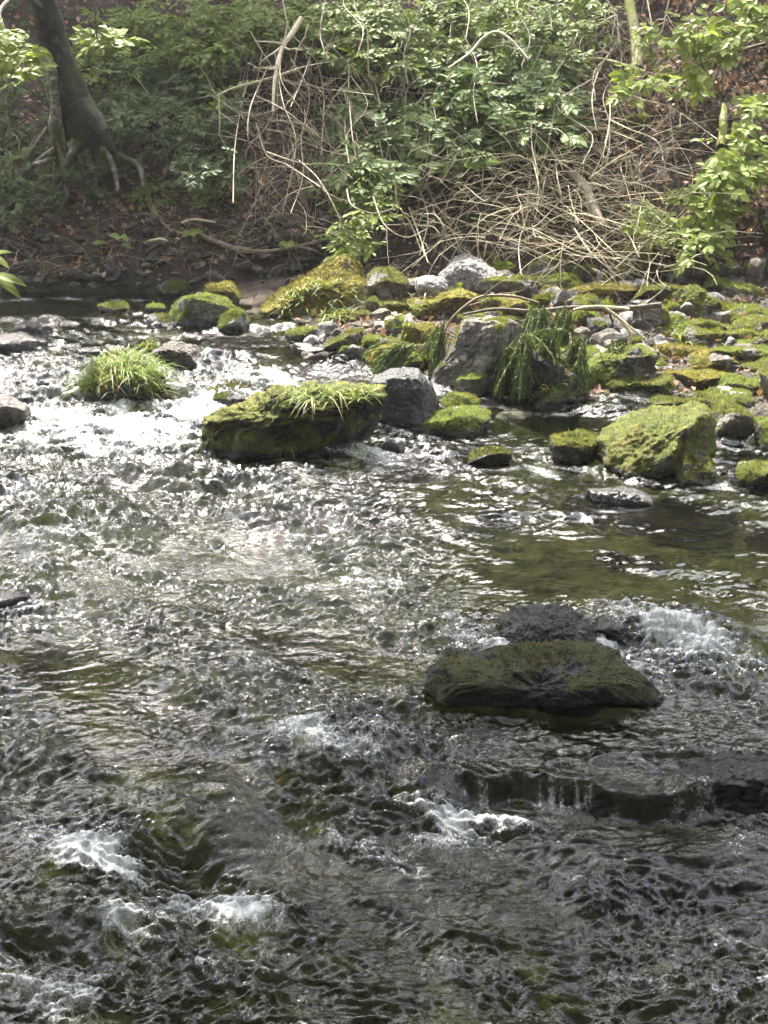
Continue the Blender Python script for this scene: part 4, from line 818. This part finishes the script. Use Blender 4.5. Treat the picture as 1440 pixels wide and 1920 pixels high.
for i, (lb, a, c, mt, s) in enumerate([
        ('bright seedling with a pair of leaves above the far pool', 228, 470, 'leaf_bright', .08), ('small bright sprout left of the paired seedling at the pool', 190, 482, 'leaf_mid', .07),
        ('leafy sprout beside the fallen mossy branch', 362, 462, 'leaf_mid', .09), ('sprout below the paired seedling at the far waterline', 240, 486, 'leaf_mid', .05),
        ('low sprout at the upper left of the golden mound', 540, 482, 'leaf_bright', .09), ('young leafy sprout on the slope between the blue green shrubs', 862, 388, 'leaf_bright', .1),
        ('yellow green sprout leaning over the dim boulder', 632, 455, 'leaf_bright', .08)]):
    seedling(lb, a, c, M and mt, 60 + i, s)
# spray of long leaves reaching in from the left, nearer than the far bank
rng = np.random.default_rng(3)
lb0 = np.array([-5.2, 6.6, float(terrain(-5.2, 6.6))]); lo = empty('overhanging_sapling', lb0); tag(lo, 'bright green lance leaves poking in at the left edge over the stream', 'sapling')
tip = at_y(-6, 512, 6.2); p = spline([lb0 + [0, 0, -0.05], lb0 + [0.6, -0.1, 0.9], tip + [-0.9, 0.1, 0.28], tip], 24); v, f = tube(p, np.linspace(0.022, 0.003, 24), 6); link('stem', mesh('stem', v - lb0, f), M['twig_green'], lo)
for (x0, y0, x1, y1) in [(-30, 480, 21, 470), (-25, 475, 18, 500), (-12, 512, 50, 534), (-10, 515, 40, 558), (-40, 500, -70, 540), (-60, 490, -110, 470), (-30, 505, -20, 560)]:
    a = at_y(x0, y0, 6.2); c = at_y(x1, y1, 6.1); d = (c - a); l = np.linalg.norm(d)
    v, f = place(LANCE_V, LEAF_F, a[None], frames(d[None], np.array([[0.2, -0.5, 0.8]])), np.array([l])); link('leaf', mesh('leaf', v - lb0, f, False), M['leaf_bright'], lo)

# ------------------------------------------------------------------ dead branches, brush and fallen wood
def branch(label, seq, rads, mat, name='dead_branch', cat='branch', group=None, off=0.12, n=24, sides=7, twigs=0, seed=0, bump=0.08, Y=None):
    """a branch along photo places; each place sits off metres in front of the ground seen there (or at distance Y)"""
    rng = np.random.default_rng(4000 + seed); s = np.array([(a, c) for a, c, *_ in seq], float); ex = np.array([d[0] if d else 0.0 for _, _, *d in seq])
    yy = (np.minimum(hit(s[:, 0], s[:, 1])[:, 1], 15.5) if Y is None else np.full(len(s), Y)) - off - ex; K = at_y(s[:, 0], s[:, 1], yy)
    p = spline(K, n); r = np.interp(np.linspace(0, 1, n), np.linspace(0, 1, len(rads)), rads); b0 = p[0].copy()
    r = r * (0.72 if group else 1.0); v, f = tube(p, r, sides, bump, seed); o = link(name, mesh(name, v - b0, f), M[mat], None, b0); tag(o, label, cat, group)
    for k in range(twigs):
        i = rng.integers(n // 4, n - 1); d = p[min(i + 1, n - 1)] - p[i - 1]; d /= np.linalg.norm(d); d = d + rng.normal(0, 0.6, 3); q = wander(p[i], d, rng.uniform(0.12, 0.45), 8, 0.28, 0.03, rng)
        v, f = tube(q, np.linspace(r[i] * 0.55, 0.0015, 8), 5); link('twig', mesh('twig', v - b0, f), M[mat], o)
    return o
branch('mossy curved root running down from the old tree to the fallen branch', [(262, 300), (270, 340), (285, 390), (310, 425), (345, 440), (365, 436)], [0.022, 0.020, 0.024, 0.014, 0.018, 0.010], 'mossy_wood', 'mossy_root', 'root', seed=1, off=0.02, bump=0.45, twigs=4)
branch('bare brown branch lying along the rubble towards the golden mound', [(362, 432), (400, 452), (450, 468), (500, 472), (560, 462), (640, 440)], [0.018, 0.024, 0.020, 0.016, 0.010], 'twig_grey', 'fallen_branch', seed=2, bump=0.25, off=0.05, twigs=3)
branch('short pale splinter of wood beside the mossy root', [(340, 418), (365, 412), (405, 417)], [0.008, 0.012, 0.008], 'twig', 'wood_splinter', 'branch', seed=3, off=0.14)
branch('pale chip of broken wood lying in the rubble', [(276, 452), (300, 449), (315, 452)], [0.006, 0.014, 0.006], 'twig', 'wood_chip', 'branch', seed=4, off=0.1)
branch('brown trunk of the fallen cedar bough lying over the rocks', [(868, 590), (930, 580), (1000, 584), (1075, 577), (1150, 580), (1240, 572)], [0.008, 0.013, 0.016, 0.017, 0.021], 'bark_plain', 'fallen_bough', seed=5, Y=9.75, off=0, twigs=4)
branch('arched pale branch rising left of the slanted slab', [(832, 630), (845, 600), (880, 568), (910, 555), (965, 556), (1010, 568)], [0.007, 0.008, 0.009, 0.009, 0.007], 'twig_grey', 'arched_branch', seed=6, Y=9.6, off=0, twigs=2)
branch('hooked branch curling down left under the fallen bough', [(1180, 580), (1120, 575), (1075, 582), (1070, 600), (1030, 625), (985, 643)], [0.010, 0.010, 0.009, 0.009, 0.008, 0.006], 'twig', 'hooked_branch', seed=7, Y=9.5, off=0)
branch('pale bent branch hooking down at the right end of the fallen bough', [(1130, 575), (1155, 592), (1178, 618), (1182, 640), (1168, 655), (1150, 662)], [0.008, 0.010, 0.012, 0.010, 0.006], 'twig', 'bent_branch', seed=8, Y=9.45, off=0)
branch('thin straight stick lying right of the bent branch', [(1160, 596), (1200, 628), (1235, 652), (1330, 668)], [0.009, 0.008, 0.007, 0.005], 'twig', 'stick', seed=9, Y=9.55, off=0)
branch('thin twig joining the slab to the drooping cedar spray', [(795, 662), (830, 665), (860, 642), (835, 622)], [0.006, 0.007, 0.006], 'twig_grey', 'thin_twig', seed=10, Y=9.2, off=0)
branch('stout grey log standing in the dry brush', [(1070, 322), (1092, 345), (1112, 385), (1128, 425)], [0.028, 0.042, 0.038, 0.034], 'twig_grey', 'standing_log', 'log', seed=11, off=0.35, bump=0.2)
branch('short mossy stump post on the litter slope', [(1352, 275), (1356, 240), (1358, 198)], [0.034, 0.034, 0.03], 'mossy_wood', 'stump_post', 'stump', seed=12, off=0.12, bump=0.2)
branch('thin mossy trunk standing in the dark gap at the top right', [(1196, 130), (1192, 70), (1180, 0), (1165, -80)], [0.05, 0.045, 0.04, 0.035], 'mossy_wood', 'dead_sapling', 'sapling', seed=13, off=0.3, bump=0.2)
branch('green mossy bough arching over the dry brush', [(1048, 135), (1080, 116), (1120, 112), (1165, 122), (1210, 136)], [0.012, 0.018, 0.02, 0.02, 0.018], 'mossy_wood', 'mossy_bough', seed=14, off=0.5)
branch('pale lichened branch curving over the middle shrub', [(840, 128), (880, 100), (905, 72), (930, 60), (955, 72), (990, 110)], [0.008, 0.010, 0.012, 0.012, 0.008], 'twig', 'lichened_branch', seed=15, off=0.9, twigs=2)
branch('thick broken dead branch leaning at the top of the hanging tangle', [(565, 34), (548, 62), (528, 92), (515, 150), (512, 210)], [0.02, 0.024, 0.02, 0.015, 0.01], 'twig', 'broken_branch', seed=16, off=0.8, twigs=5)
branch('dead branch reaching left out of the hanging tangle', [(405, 180), (440, 165), (490, 152), (560, 130)], [0.006, 0.01, 0.012, 0.012], 'twig', 'reaching_branch', seed=17, off=0.8, twigs=3)
branch('brown dead branch slanting across the upper right litter', [(1350, 108), (1400, 92), (1470, 72)], [0.012, 0.016, 0.016], 'bark_plain', 'slanting_branch', seed=18, off=0.1)
# hanging tangle (left of the middle): long dry stems, each a thing of its own
HANG = [[(540, 40), (525, 140), (560, 200), (600, 260), (606, 310)], [(530, 0), (545, 60), (590, 110), (607, 180), (602, 290)], [(590, 20), (585, 90), (570, 140), (545, 200)], [(515, 95), (530, 190), (555, 270), (530, 400)],
        [(520, 150), (518, 200), (490, 250), (465, 270)], [(465, 150), (452, 200), (440, 280), (437, 380)], [(500, 130), (470, 200), (465, 260), (480, 300), (478, 420)], [(545, 110), (580, 175), (565, 260), (568, 330), (545, 400)],
        [(560, 150), (600, 165), (640, 170), (700, 178)], [(480, 180), (530, 205), (590, 250), (640, 290)], [(500, 285), (560, 305), (620, 312)], [(620, 330), (625, 300), (612, 250), (600, 200)], [(655, 190), (660, 250), (668, 300)],
        [(470, 60), (500, 110), (530, 150), (580, 160)], [(435, 60), (480, 30), (520, 0)], [(560, 300), (600, 340), (640, 420), (620, 440)], [(690, 60), (692, 140), (705, 150)], [(745, 20), (750, 60), (742, 95)],
        [(650, 355), (660, 385), (700, 400), (740, 390)], [(740, 330), (745, 380), (770, 420), (790, 470)], [(480, 230), (500, 290), (540, 310), (600, 350)], [(700, 370), (720, 420), (760, 445), (800, 430)],
        [(410, 175), (412, 240), (408, 250)], [(530, 200), (480, 215), (430, 200), (400, 182)], [(590, 130), (610, 110), (600, 60), (610, 0)]]
for i, s in enumerate(HANG):
    branch('dry tan stem of the hanging dead tangle left of the middle shrub', [(a, c, 0.35 * math.sin(i * 2.1 + k)) for k, (a, c) in enumerate(s)], [0.008, 0.0075, 0.006, 0.004], 'twig' if i % 3 else 'twig_grey', 'hanging_stem', 'stem', 'hanging dead stems', off=0.75, twigs=3, seed=100 + i, n=22, sides=5)
rng = np.random.default_rng(31)
for i in range(26):
    x0, y0 = rng.uniform(640, 1200), rng.uniform(60, 330); s = [(x0, y0), (x0 + rng.normal(0, 10), y0 - 55), (x0 + rng.normal(0, 26), y0 - 110), (x0 + rng.normal(0, 40), y0 - 165)]
    branch('thin dry stem standing up among the leaves of the middle slope', s, [0.006, 0.006, 0.005, 0.003], 'twig' if i % 2 else 'twig_grey', 'upright_stem', 'stem', 'upright dry stems', off=rng.uniform(0.4, 0.85), twigs=2, seed=300 + i, n=16, sides=5)
# brush pile on the right: pale crooked sticks
rng = np.random.default_rng(12)
BR = [[(1040, 270), (1042, 330), (1050, 390), (1048, 405)], [(1000, 300), (1010, 350), (1008, 400), (1016, 405)], [(1045, 300), (1090, 330), (1080, 360), (1110, 400)], [(1020, 210), (1060, 240), (1130, 250), (1200, 270)], [(1085, 300), (1130, 330), (1180, 345), (1260, 330)],
      [(1140, 180), (1140, 220), (1130, 280), (1110, 340)], [(1140, 220), (1180, 240), (1230, 270), (1245, 330)], [(1100, 330), (1150, 290), (1205, 270)], [(1240, 180), (1262, 220), (1268, 330)], [(1150, 130), (1190, 180), (1260, 200), (1340, 260)],
      [(950, 400), (1010, 380), (1070, 400), (1150, 470)], [(980, 460), (1060, 400), (1140, 420), (1240, 450)], [(1040, 440), (1100, 460), (1150, 520)], [(1080, 430), (1120, 480), (1170, 530)], [(1000, 430), (1090, 470), (1200, 490), (1280, 500)],
      [(1200, 480), (1180, 430), (1120, 400), (1060, 410)], [(1150, 500), (1210, 470), (1270, 480)], [(980, 400), (975, 460), (985, 530)], [(760, 390), (790, 450), (800, 490)], [(700, 150), (720, 230), (735, 300)], [(820, 400), (835, 440), (800, 480)],
      [(860, 330), (900, 300), (960, 310), (1010, 330)], [(880, 380), (920, 350), (950, 300)], [(900, 280), (960, 285), (1020, 290), (1080, 280)], [(1180, 330), (1220, 310), (1300, 340), (1330, 320)], [(1100, 20), (1080, 70), (1050, 90)], [(1215, 0), (1218, 60), (1210, 70)],
      [(1250, 0), (1240, 60)], [(790, 300), (810, 370), (850, 430), (860, 480)], [(770, 330), (800, 400), (790, 480)]]
for i, s in enumerate(BR):
    branch('pale crooked stick of the dry brush heap on the right slope', [(a + rng.normal(0, 4), c + rng.normal(0, 4), 0.2 * math.sin(i + 1.3 * k)) for k, (a, c) in enumerate(s)], [0.009, 0.008, 0.007, 0.004], 'twig' if i % 4 else 'twig_grey', 'brush_stick', 'stick', 'sticks of the brush heap', off=0.38, twigs=4, seed=200 + i, n=20, sides=5)
# the finest twigs of both tangles: past counting
def brush(label, name, blobs, mat, seed, ln=(0.25, 0.9), off=(0.1, 0.6), rad=(0.0018, 0.0036), flat=0.5):
    rng = np.random.default_rng(seed); b = MB(); base = None
    for (bx, by, rx, ry, m) in blobs:
        a = rng.uniform(0, 6.28, m); q = np.sqrt(rng.uniform(0, 1, m)); ppx = bx + rx * q * np.cos(a); ppy = by + ry * q * np.sin(a); hh = hit(ppx, ppy); P = at_y(ppx, ppy, np.minimum(hh[:, 1], 15.5) - rng.uniform(*off, m))
        for p in P:
            d = rng.normal(0, 1, 3) * np.array([1, 0.7, flat]); q_ = wander(p, d, rng.uniform(*ln), 8, 0.22, 0.06, rng); r_ = rng.uniform(*rad); b.add(*tube(q_, np.linspace(r_, r_ * 0.4, 8), 4))
    base = b.v[0][0]; tag(link(name, b.mesh(name, base), M[mat], None, base), label, 'brushwood', kind='stuff')
brush('fine dry twigs matted through the brush heap on the right slope', 'brushwood', [(1120, 260, 150, 90, 110), (1120, 400, 170, 70, 120), (1180, 470, 150, 45, 75), (900, 420, 120, 50, 70), (880, 330, 90, 50, 50), (1010, 330, 90, 60, 60)], 'twig', 51)
brush('fine grey twigs hanging among the dead stems of the tangle', 'brushwood', [(530, 200, 100, 140, 150), (620, 250, 90, 120, 60), (760, 200, 150, 150, 90), (1120, 120, 130, 100, 120), (560, 380, 90, 60, 40)], 'twig_grey', 52, (0.2, 0.7), (0.3, 0.9), flat=1.2)
brush('thin rootlets and twigs straggling over the shaded rubble', 'brushwood', [(110, 330, 90, 70, 110), (330, 440, 160, 60, 60), (500, 440, 80, 50, 40), (60, 460, 60, 60, 30)], 'twig_grey', 53, (0.12, 0.4), (0.02, 0.15))

# cedar foliage of the fallen bough: drooping bundles of needle strings
def cedar(label, px, py, ln, n, seed, Y=9.4, droop=(0, -0.15, -1.0), spread=0.35):
    rng = np.random.default_rng(6000 + seed); p0 = at_y(px, py, Y); o = empty('cedar_spray', p0); tag(o, label, 'cedar spray', 'cedar sprays of the fallen bough')
    b = MB(); P, Dr, Nn, S = [], [], [], []
    for i in range(n):
        d = np.array(droop) + rng.normal(0, spread, 3); q = wander(p0 + rng.normal(0, 0.025, 3), d, ln * rng.uniform(0.6, 1.1), 12, 0.08, 0.10, rng); b.add(*tube(q, np.linspace(0.004, 0.002, 12), 4))
        for k in range(1, 12):
            t_ = q[k] - q[k - 1]; t_ /= np.linalg.norm(t_)
            for _ in range(9): P.append(q[k - 1] + (q[k] - q[k - 1]) * rng.uniform()); Dr.append(t_ * 1.2 + rng.normal(0, 0.5, 3)); Nn.append(rng.normal(0, 1, 3)); S.append(rng.uniform(0.022, 0.045))
    link('stem', b.mesh('stem', p0), M['twig_green'], o)
    v, f = place([(-0.10, 0, 0), (0.10, 0, 0), (0, 1, 0.1)], [(0, 1, 2)], np.array(P), frames(np.array(Dr), np.array(Nn)), np.array(S)); tag(link('needles', mesh('needles', v - p0, f, False), M['needle'], o), kind='stuff')
CED = [('drooping cedar spray over the left face of the slanted slab', 826, 618, 0.40, 18, 9.0), ('cedar spray lying flat left of the slanted slab', 770, 652, 0.30, 20, 8.95), ('dense cedar spray hanging just right of the slanted slab', 985, 636, 0.36, 24, 8.62),
       ('long cedar spray hanging under the middle of the bough', 1030, 626, 0.36, 24, 8.66), ('cedar spray fanning above the brown triangular stone', 1080, 646, 0.30, 22, 8.7), ('short cedar spray high under the bough', 1012, 584, 0.30, 26, 9.4),
       ('cedar spray against the top of the fallen bough', 1062, 588, 0.30, 22, 9.4), ('cedar spray hanging over the wide mossy boulder', 1160, 648, 0.32, 26, 8.95), ('dark cedar spray in the shade below the slab', 955, 656, 0.34, 22, 8.66)]
for i, (lb, a, c, l, n_, Yc) in enumerate(CED): cedar(lb, a, c, l, int(n_ * 1.5), i, Yc, droop=(-1, -0.2, -0.25) if i == 1 else (-0.25 + 0.1 * (i % 3), -0.15, -1.0))

# ------------------------------------------------------------------ leaf litter on the slope
rng = np.random.default_rng(21)
lx = rng.uniform(-3.6, 4.2, 26000); g = rng.uniform(0.1, 4.5, 26000); ly = toe(lx) + g
keep = rng.uniform(0, 1, 26000) < np.where(lx > 1.6, 1, 0.65); lx, ly = lx[keep], ly[keep]
fx = rng.uniform(-0.6, 2.8, 2600); fy = rng.uniform(8.4, 11.6, 2600); fk = (fy > shore(fx) + 0.15); lx = np.concatenate([lx, fx[fk]]); ly = np.concatenate([ly, fy[fk]])
lz = terrain(lx, ly) + 0.004; e_ = 0.02
nx_ = -(terrain(lx + e_, ly) - terrain(lx - e_, ly)) / (2 * e_); ny_ = -(terrain(lx, ly + e_) - terrain(lx, ly - e_)) / (2 * e_)
nn = np.stack([nx_, ny_, np.ones_like(nx_)], -1); nn /= np.linalg.norm(nn, axis=1)[:, None]
v, f = place([(0, 0, 0), (0.32, 0.5, 0.14), (0, 1, 0.02), (-0.32, 0.5, 0.16)], [(0, 1, 2, 3)], np.stack([lx, ly, lz], -1) + nn * 0.006, frames(rng.normal(0, 1, (len(lx), 3)), nn + rng.normal(0, 0.35, nn.shape)), rng.uniform(0.03, 0.075, len(lx)))
tag(link('leaf_litter', mesh('leaf_litter', v, f, False), M['litter']), 'brown fallen leaves carpeting the slope', 'leaf litter', kind='stuff')
# low green ground cover between the shrubs
px = rng.uniform(0, 1440, 700); py = rng.uniform(0, 470, 700); k = (np.sin(px * 0.013) + np.cos(py * 0.021 + px * 0.005) + rng.normal(0, 0.5, 700)) > 0.35
h = hit(px[k], py[k]); v, f = sprays(h + np.array([0, -0.03, 0.04]), rng.normal(0, 1, (len(h), 3)), 5, np.full(len(h), 0.08), rng.uniform(0.03, 0.06, len(h)), rng)
tag(link('ground_cover', mesh('ground_cover', v, f, False), M['leaf_dark']), 'low green seedlings and creepers over the slope', 'ground cover', kind='stuff')

# ------------------------------------------------------------------ the wood above: trees rooted higher up the slope, crowns over the stream; added unseen trees darken the reflections
def lit(x, y):                            # places kept sunlit by leaving out the crown leaves that shade them
    a = sstep(6.6, 7.3, y) * sstep(11.4, 11.0, y)
    bnk = sstep(10.8, 11.2, y) * sstep(-1.7, 0.2, x) * sstep(15.5, 14.6, y)
    return np.maximum(a, bnk * 0.95)
def wood_tree(label, bx, by, crowns, seed, mat):
    rng = np.random.default_rng(7000 + seed); bz = float(terrain(bx, by)); b0 = np.array([bx, by, bz]); o = empty('canopy_tree', b0); tag(o, label, 'tree', 'trees of the wood above the stream')
    cc = np.array([c[:3] for c in crowns], float); top = cc.mean(0)
    v, f = tube(spline([b0 - [0, 0, 0.3], b0 + [0.1, -0.2, 2.0], (b0 + top) / 2 + [0, 0.4, 0.8], top], 24), np.linspace(0.22, 0.06, 24), 10, 0.1); link('trunk', mesh('trunk', v - b0, f), M['bark_plain'], o)
    for c in cc:
        s = b0 + (top - b0) * 0.62 + [0, 0.2, 0.5]; v, f = tube(spline([s, (s + c) / 2 + rng.normal(0, 0.3, 3), c], 10), np.linspace(0.07, 0.015, 10), 6); link('branch', mesh('branch', v - b0, f), M['bark_plain'], o)
    P = []
    for (cx, cy, cz, r, m) in crowns:
        d = rng.normal(0, 1, (m, 3)); d /= np.linalg.norm(d, axis=1)[:, None]; P.append(np.array([cx, cy, cz]) + d * (r * rng.uniform(0, 1, m) ** 0.45)[:, None] * np.array([1, 1, 0.45]))
    P = np.concatenate(P)
    gx_, gy_ = P[:, 0].copy(), P[:, 1].copy(); z0 = np.full(len(P), 0.4)
    for _ in range(6):                     # where the shadow of each leaf clump falls
        tt = (P[:, 2] - z0) / SUN[2]; gx_ = P[:, 0] - SUN[0] * tt; gy_ = P[:, 1] - SUN[1] * tt; z0 = 0.5 * z0 + 0.5 * np.clip(terrain(gx_, gy_, False), 0.1, 6)
    P = P[rng.uniform(0, 1, len(P)) > np.maximum(lit(gx_, gy_) * 1.02, 0.74 * (gy_ < 7) * (gy_ > 1.8) * (1 - np.exp(-((gx_ - 0.75) / 0.7) ** 2 - ((gy_ - 4.9) / 0.8) ** 2)))]  # crowns thinned by mask to set where sun and shade fall
    n_ = len(P); v, f = place([(0, 0, 0), (0.36, 0.45, 0.05), (0, 1, -0.06), (-0.36, 0.45, 0.05)], [(0, 1, 2, 3)], P, frames(rng.normal(0, 1, (n_, 3)), np.array([0, 0, 1]) + rng.normal(0, 0.5, (n_, 3))), rng.uniform(0.17, 0.33, n_) * (1.7 if by > 24 else 1.0))
    tag(link('crown', mesh('crown', v - b0, f, False), M[mat], o), kind='stuff')
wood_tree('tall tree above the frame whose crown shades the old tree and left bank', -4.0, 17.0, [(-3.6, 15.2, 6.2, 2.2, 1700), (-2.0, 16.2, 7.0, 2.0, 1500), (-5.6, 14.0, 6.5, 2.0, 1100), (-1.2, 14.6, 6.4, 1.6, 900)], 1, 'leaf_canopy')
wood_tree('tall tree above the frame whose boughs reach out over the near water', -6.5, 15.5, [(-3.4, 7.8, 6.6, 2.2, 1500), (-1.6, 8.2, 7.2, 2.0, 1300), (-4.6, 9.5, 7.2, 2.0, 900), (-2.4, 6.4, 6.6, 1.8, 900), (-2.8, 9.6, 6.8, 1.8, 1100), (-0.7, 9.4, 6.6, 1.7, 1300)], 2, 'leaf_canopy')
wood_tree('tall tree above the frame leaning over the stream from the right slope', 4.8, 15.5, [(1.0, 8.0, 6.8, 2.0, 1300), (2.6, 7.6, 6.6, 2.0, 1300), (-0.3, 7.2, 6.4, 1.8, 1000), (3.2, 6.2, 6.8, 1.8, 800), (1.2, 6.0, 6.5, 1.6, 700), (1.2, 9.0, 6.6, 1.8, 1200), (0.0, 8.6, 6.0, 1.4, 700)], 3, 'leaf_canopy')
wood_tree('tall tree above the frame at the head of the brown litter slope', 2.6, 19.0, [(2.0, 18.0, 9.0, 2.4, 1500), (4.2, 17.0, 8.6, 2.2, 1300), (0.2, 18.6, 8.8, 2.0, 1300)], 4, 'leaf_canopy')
wood_tree('unseen tree added far up the slope on the left to block the low sky', -3.0, 21.5, [(-2.5, 20.0, 13.0, 2.8, 1500), (-5.5, 19.0, 12.0, 2.8, 1500), (0.2, 21.0, 13.0, 2.6, 1300)], 7, 'leaf_canopy')  # this and the next tree are added to close off the low sky
wood_tree('unseen tree added far up the slope on the right to block the low sky', 5.0, 21.5, [(4.5, 20.0, 13.0, 2.8, 1500), (7.5, 18.0, 11.0, 2.8, 1400), (2.4, 22.0, 13.5, 2.6, 1300)], 8, 'leaf_canopy')
wood_tree('unseen tree added high on the hillside to the left to darken the reflections', -7.0, 27.0, [(-7.0, 25.5, 15.5, 3.6, 1900), (-3.5, 26.0, 17.0, 3.6, 1900), (-10.5, 23.0, 14.0, 3.4, 1700), (-5.5, 24.0, 13.0, 3.0, 1300)], 9, 'leaf_canopy')  # three hillside trees added for dark reflections in the stream
wood_tree('unseen tree added high on the hillside in the middle to darken the reflections', 0.5, 28.0, [(0.0, 26.5, 16.0, 3.6, 1900), (2.5, 27.0, 18.0, 3.6, 1900), (-1.0, 25.0, 14.0, 3.0, 1500), (0.5, 28.0, 20.0, 3.4, 1500)], 10, 'leaf_canopy')
wood_tree('unseen tree added high on the hillside to the right to darken the reflections', 8.0, 27.0, [(6.0, 26.0, 16.0, 3.6, 1900), (9.5, 24.5, 15.0, 3.6, 1900), (5.0, 25.0, 14.0, 3.0, 1300), (8.0, 26.0, 18.5, 3.4, 1500)], 11, 'leaf_canopy')
wood_tree('unseen tree added behind the photographer on the left to darken the near reflections', -3.5, -4.5, [(-3.0, -1.5, 6.5, 2.6, 2400), (-0.8, -3.0, 7.2, 2.8, 2600), (-5.2, 2.0, 6.4, 2.4, 2200), (-1.8, 1.0, 8.6, 2.2, 1500), (-2.5, -5.5, 4.5, 2.6, 2000), (-6.5, -1.0, 4.5, 2.4, 1800)], 5, 'leaf_canopy')  # two trees added behind the view so the ripples reflect dark leaves
wood_tree('unseen tree added behind the photographer on the right to darken the near reflections', 3.8, -4.5, [(3.0, -1.8, 6.5, 2.6, 2400), (1.2, -4.5, 6.0, 2.8, 2600), (5.2, 2.0, 6.4, 2.4, 2200), (1.8, 1.0, 8.6, 2.2, 1500), (3.5, -5.5, 4.5, 2.6, 2000), (6.5, -1.0, 4.5, 2.4, 1800)], 6, 'leaf_canopy')

# ------------------------------------------------------------------ thin volume added to imitate the veiling glare of the lens
hv = np.array([(x, y, z) for x in (-42, 42) for y in (-32, 47) for z in (-2.0, 34.0)], float)
hf = [(0, 1, 3, 2), (4, 6, 7, 5), (0, 4, 5, 1), (2, 3, 7, 6), (0, 2, 6, 4), (1, 5, 7, 3)]
hm, hnt = new_mat('lens_veil'); pv = hnt.nodes.new('ShaderNodeVolumePrincipled'); pv.inputs['Color'].default_value = (0.95, 0.96, 0.97, 1); pv.inputs['Density'].default_value = 0.001
pv.inputs['Anisotropy'].default_value = 0.2
ho = hnt.nodes.new('ShaderNodeOutputMaterial'); hnt.links.new(pv.outputs[0], ho.inputs['Volume'])
tag(link('glare_haze', mesh('glare_haze', hv, hf, False), hm), kind='stuff')
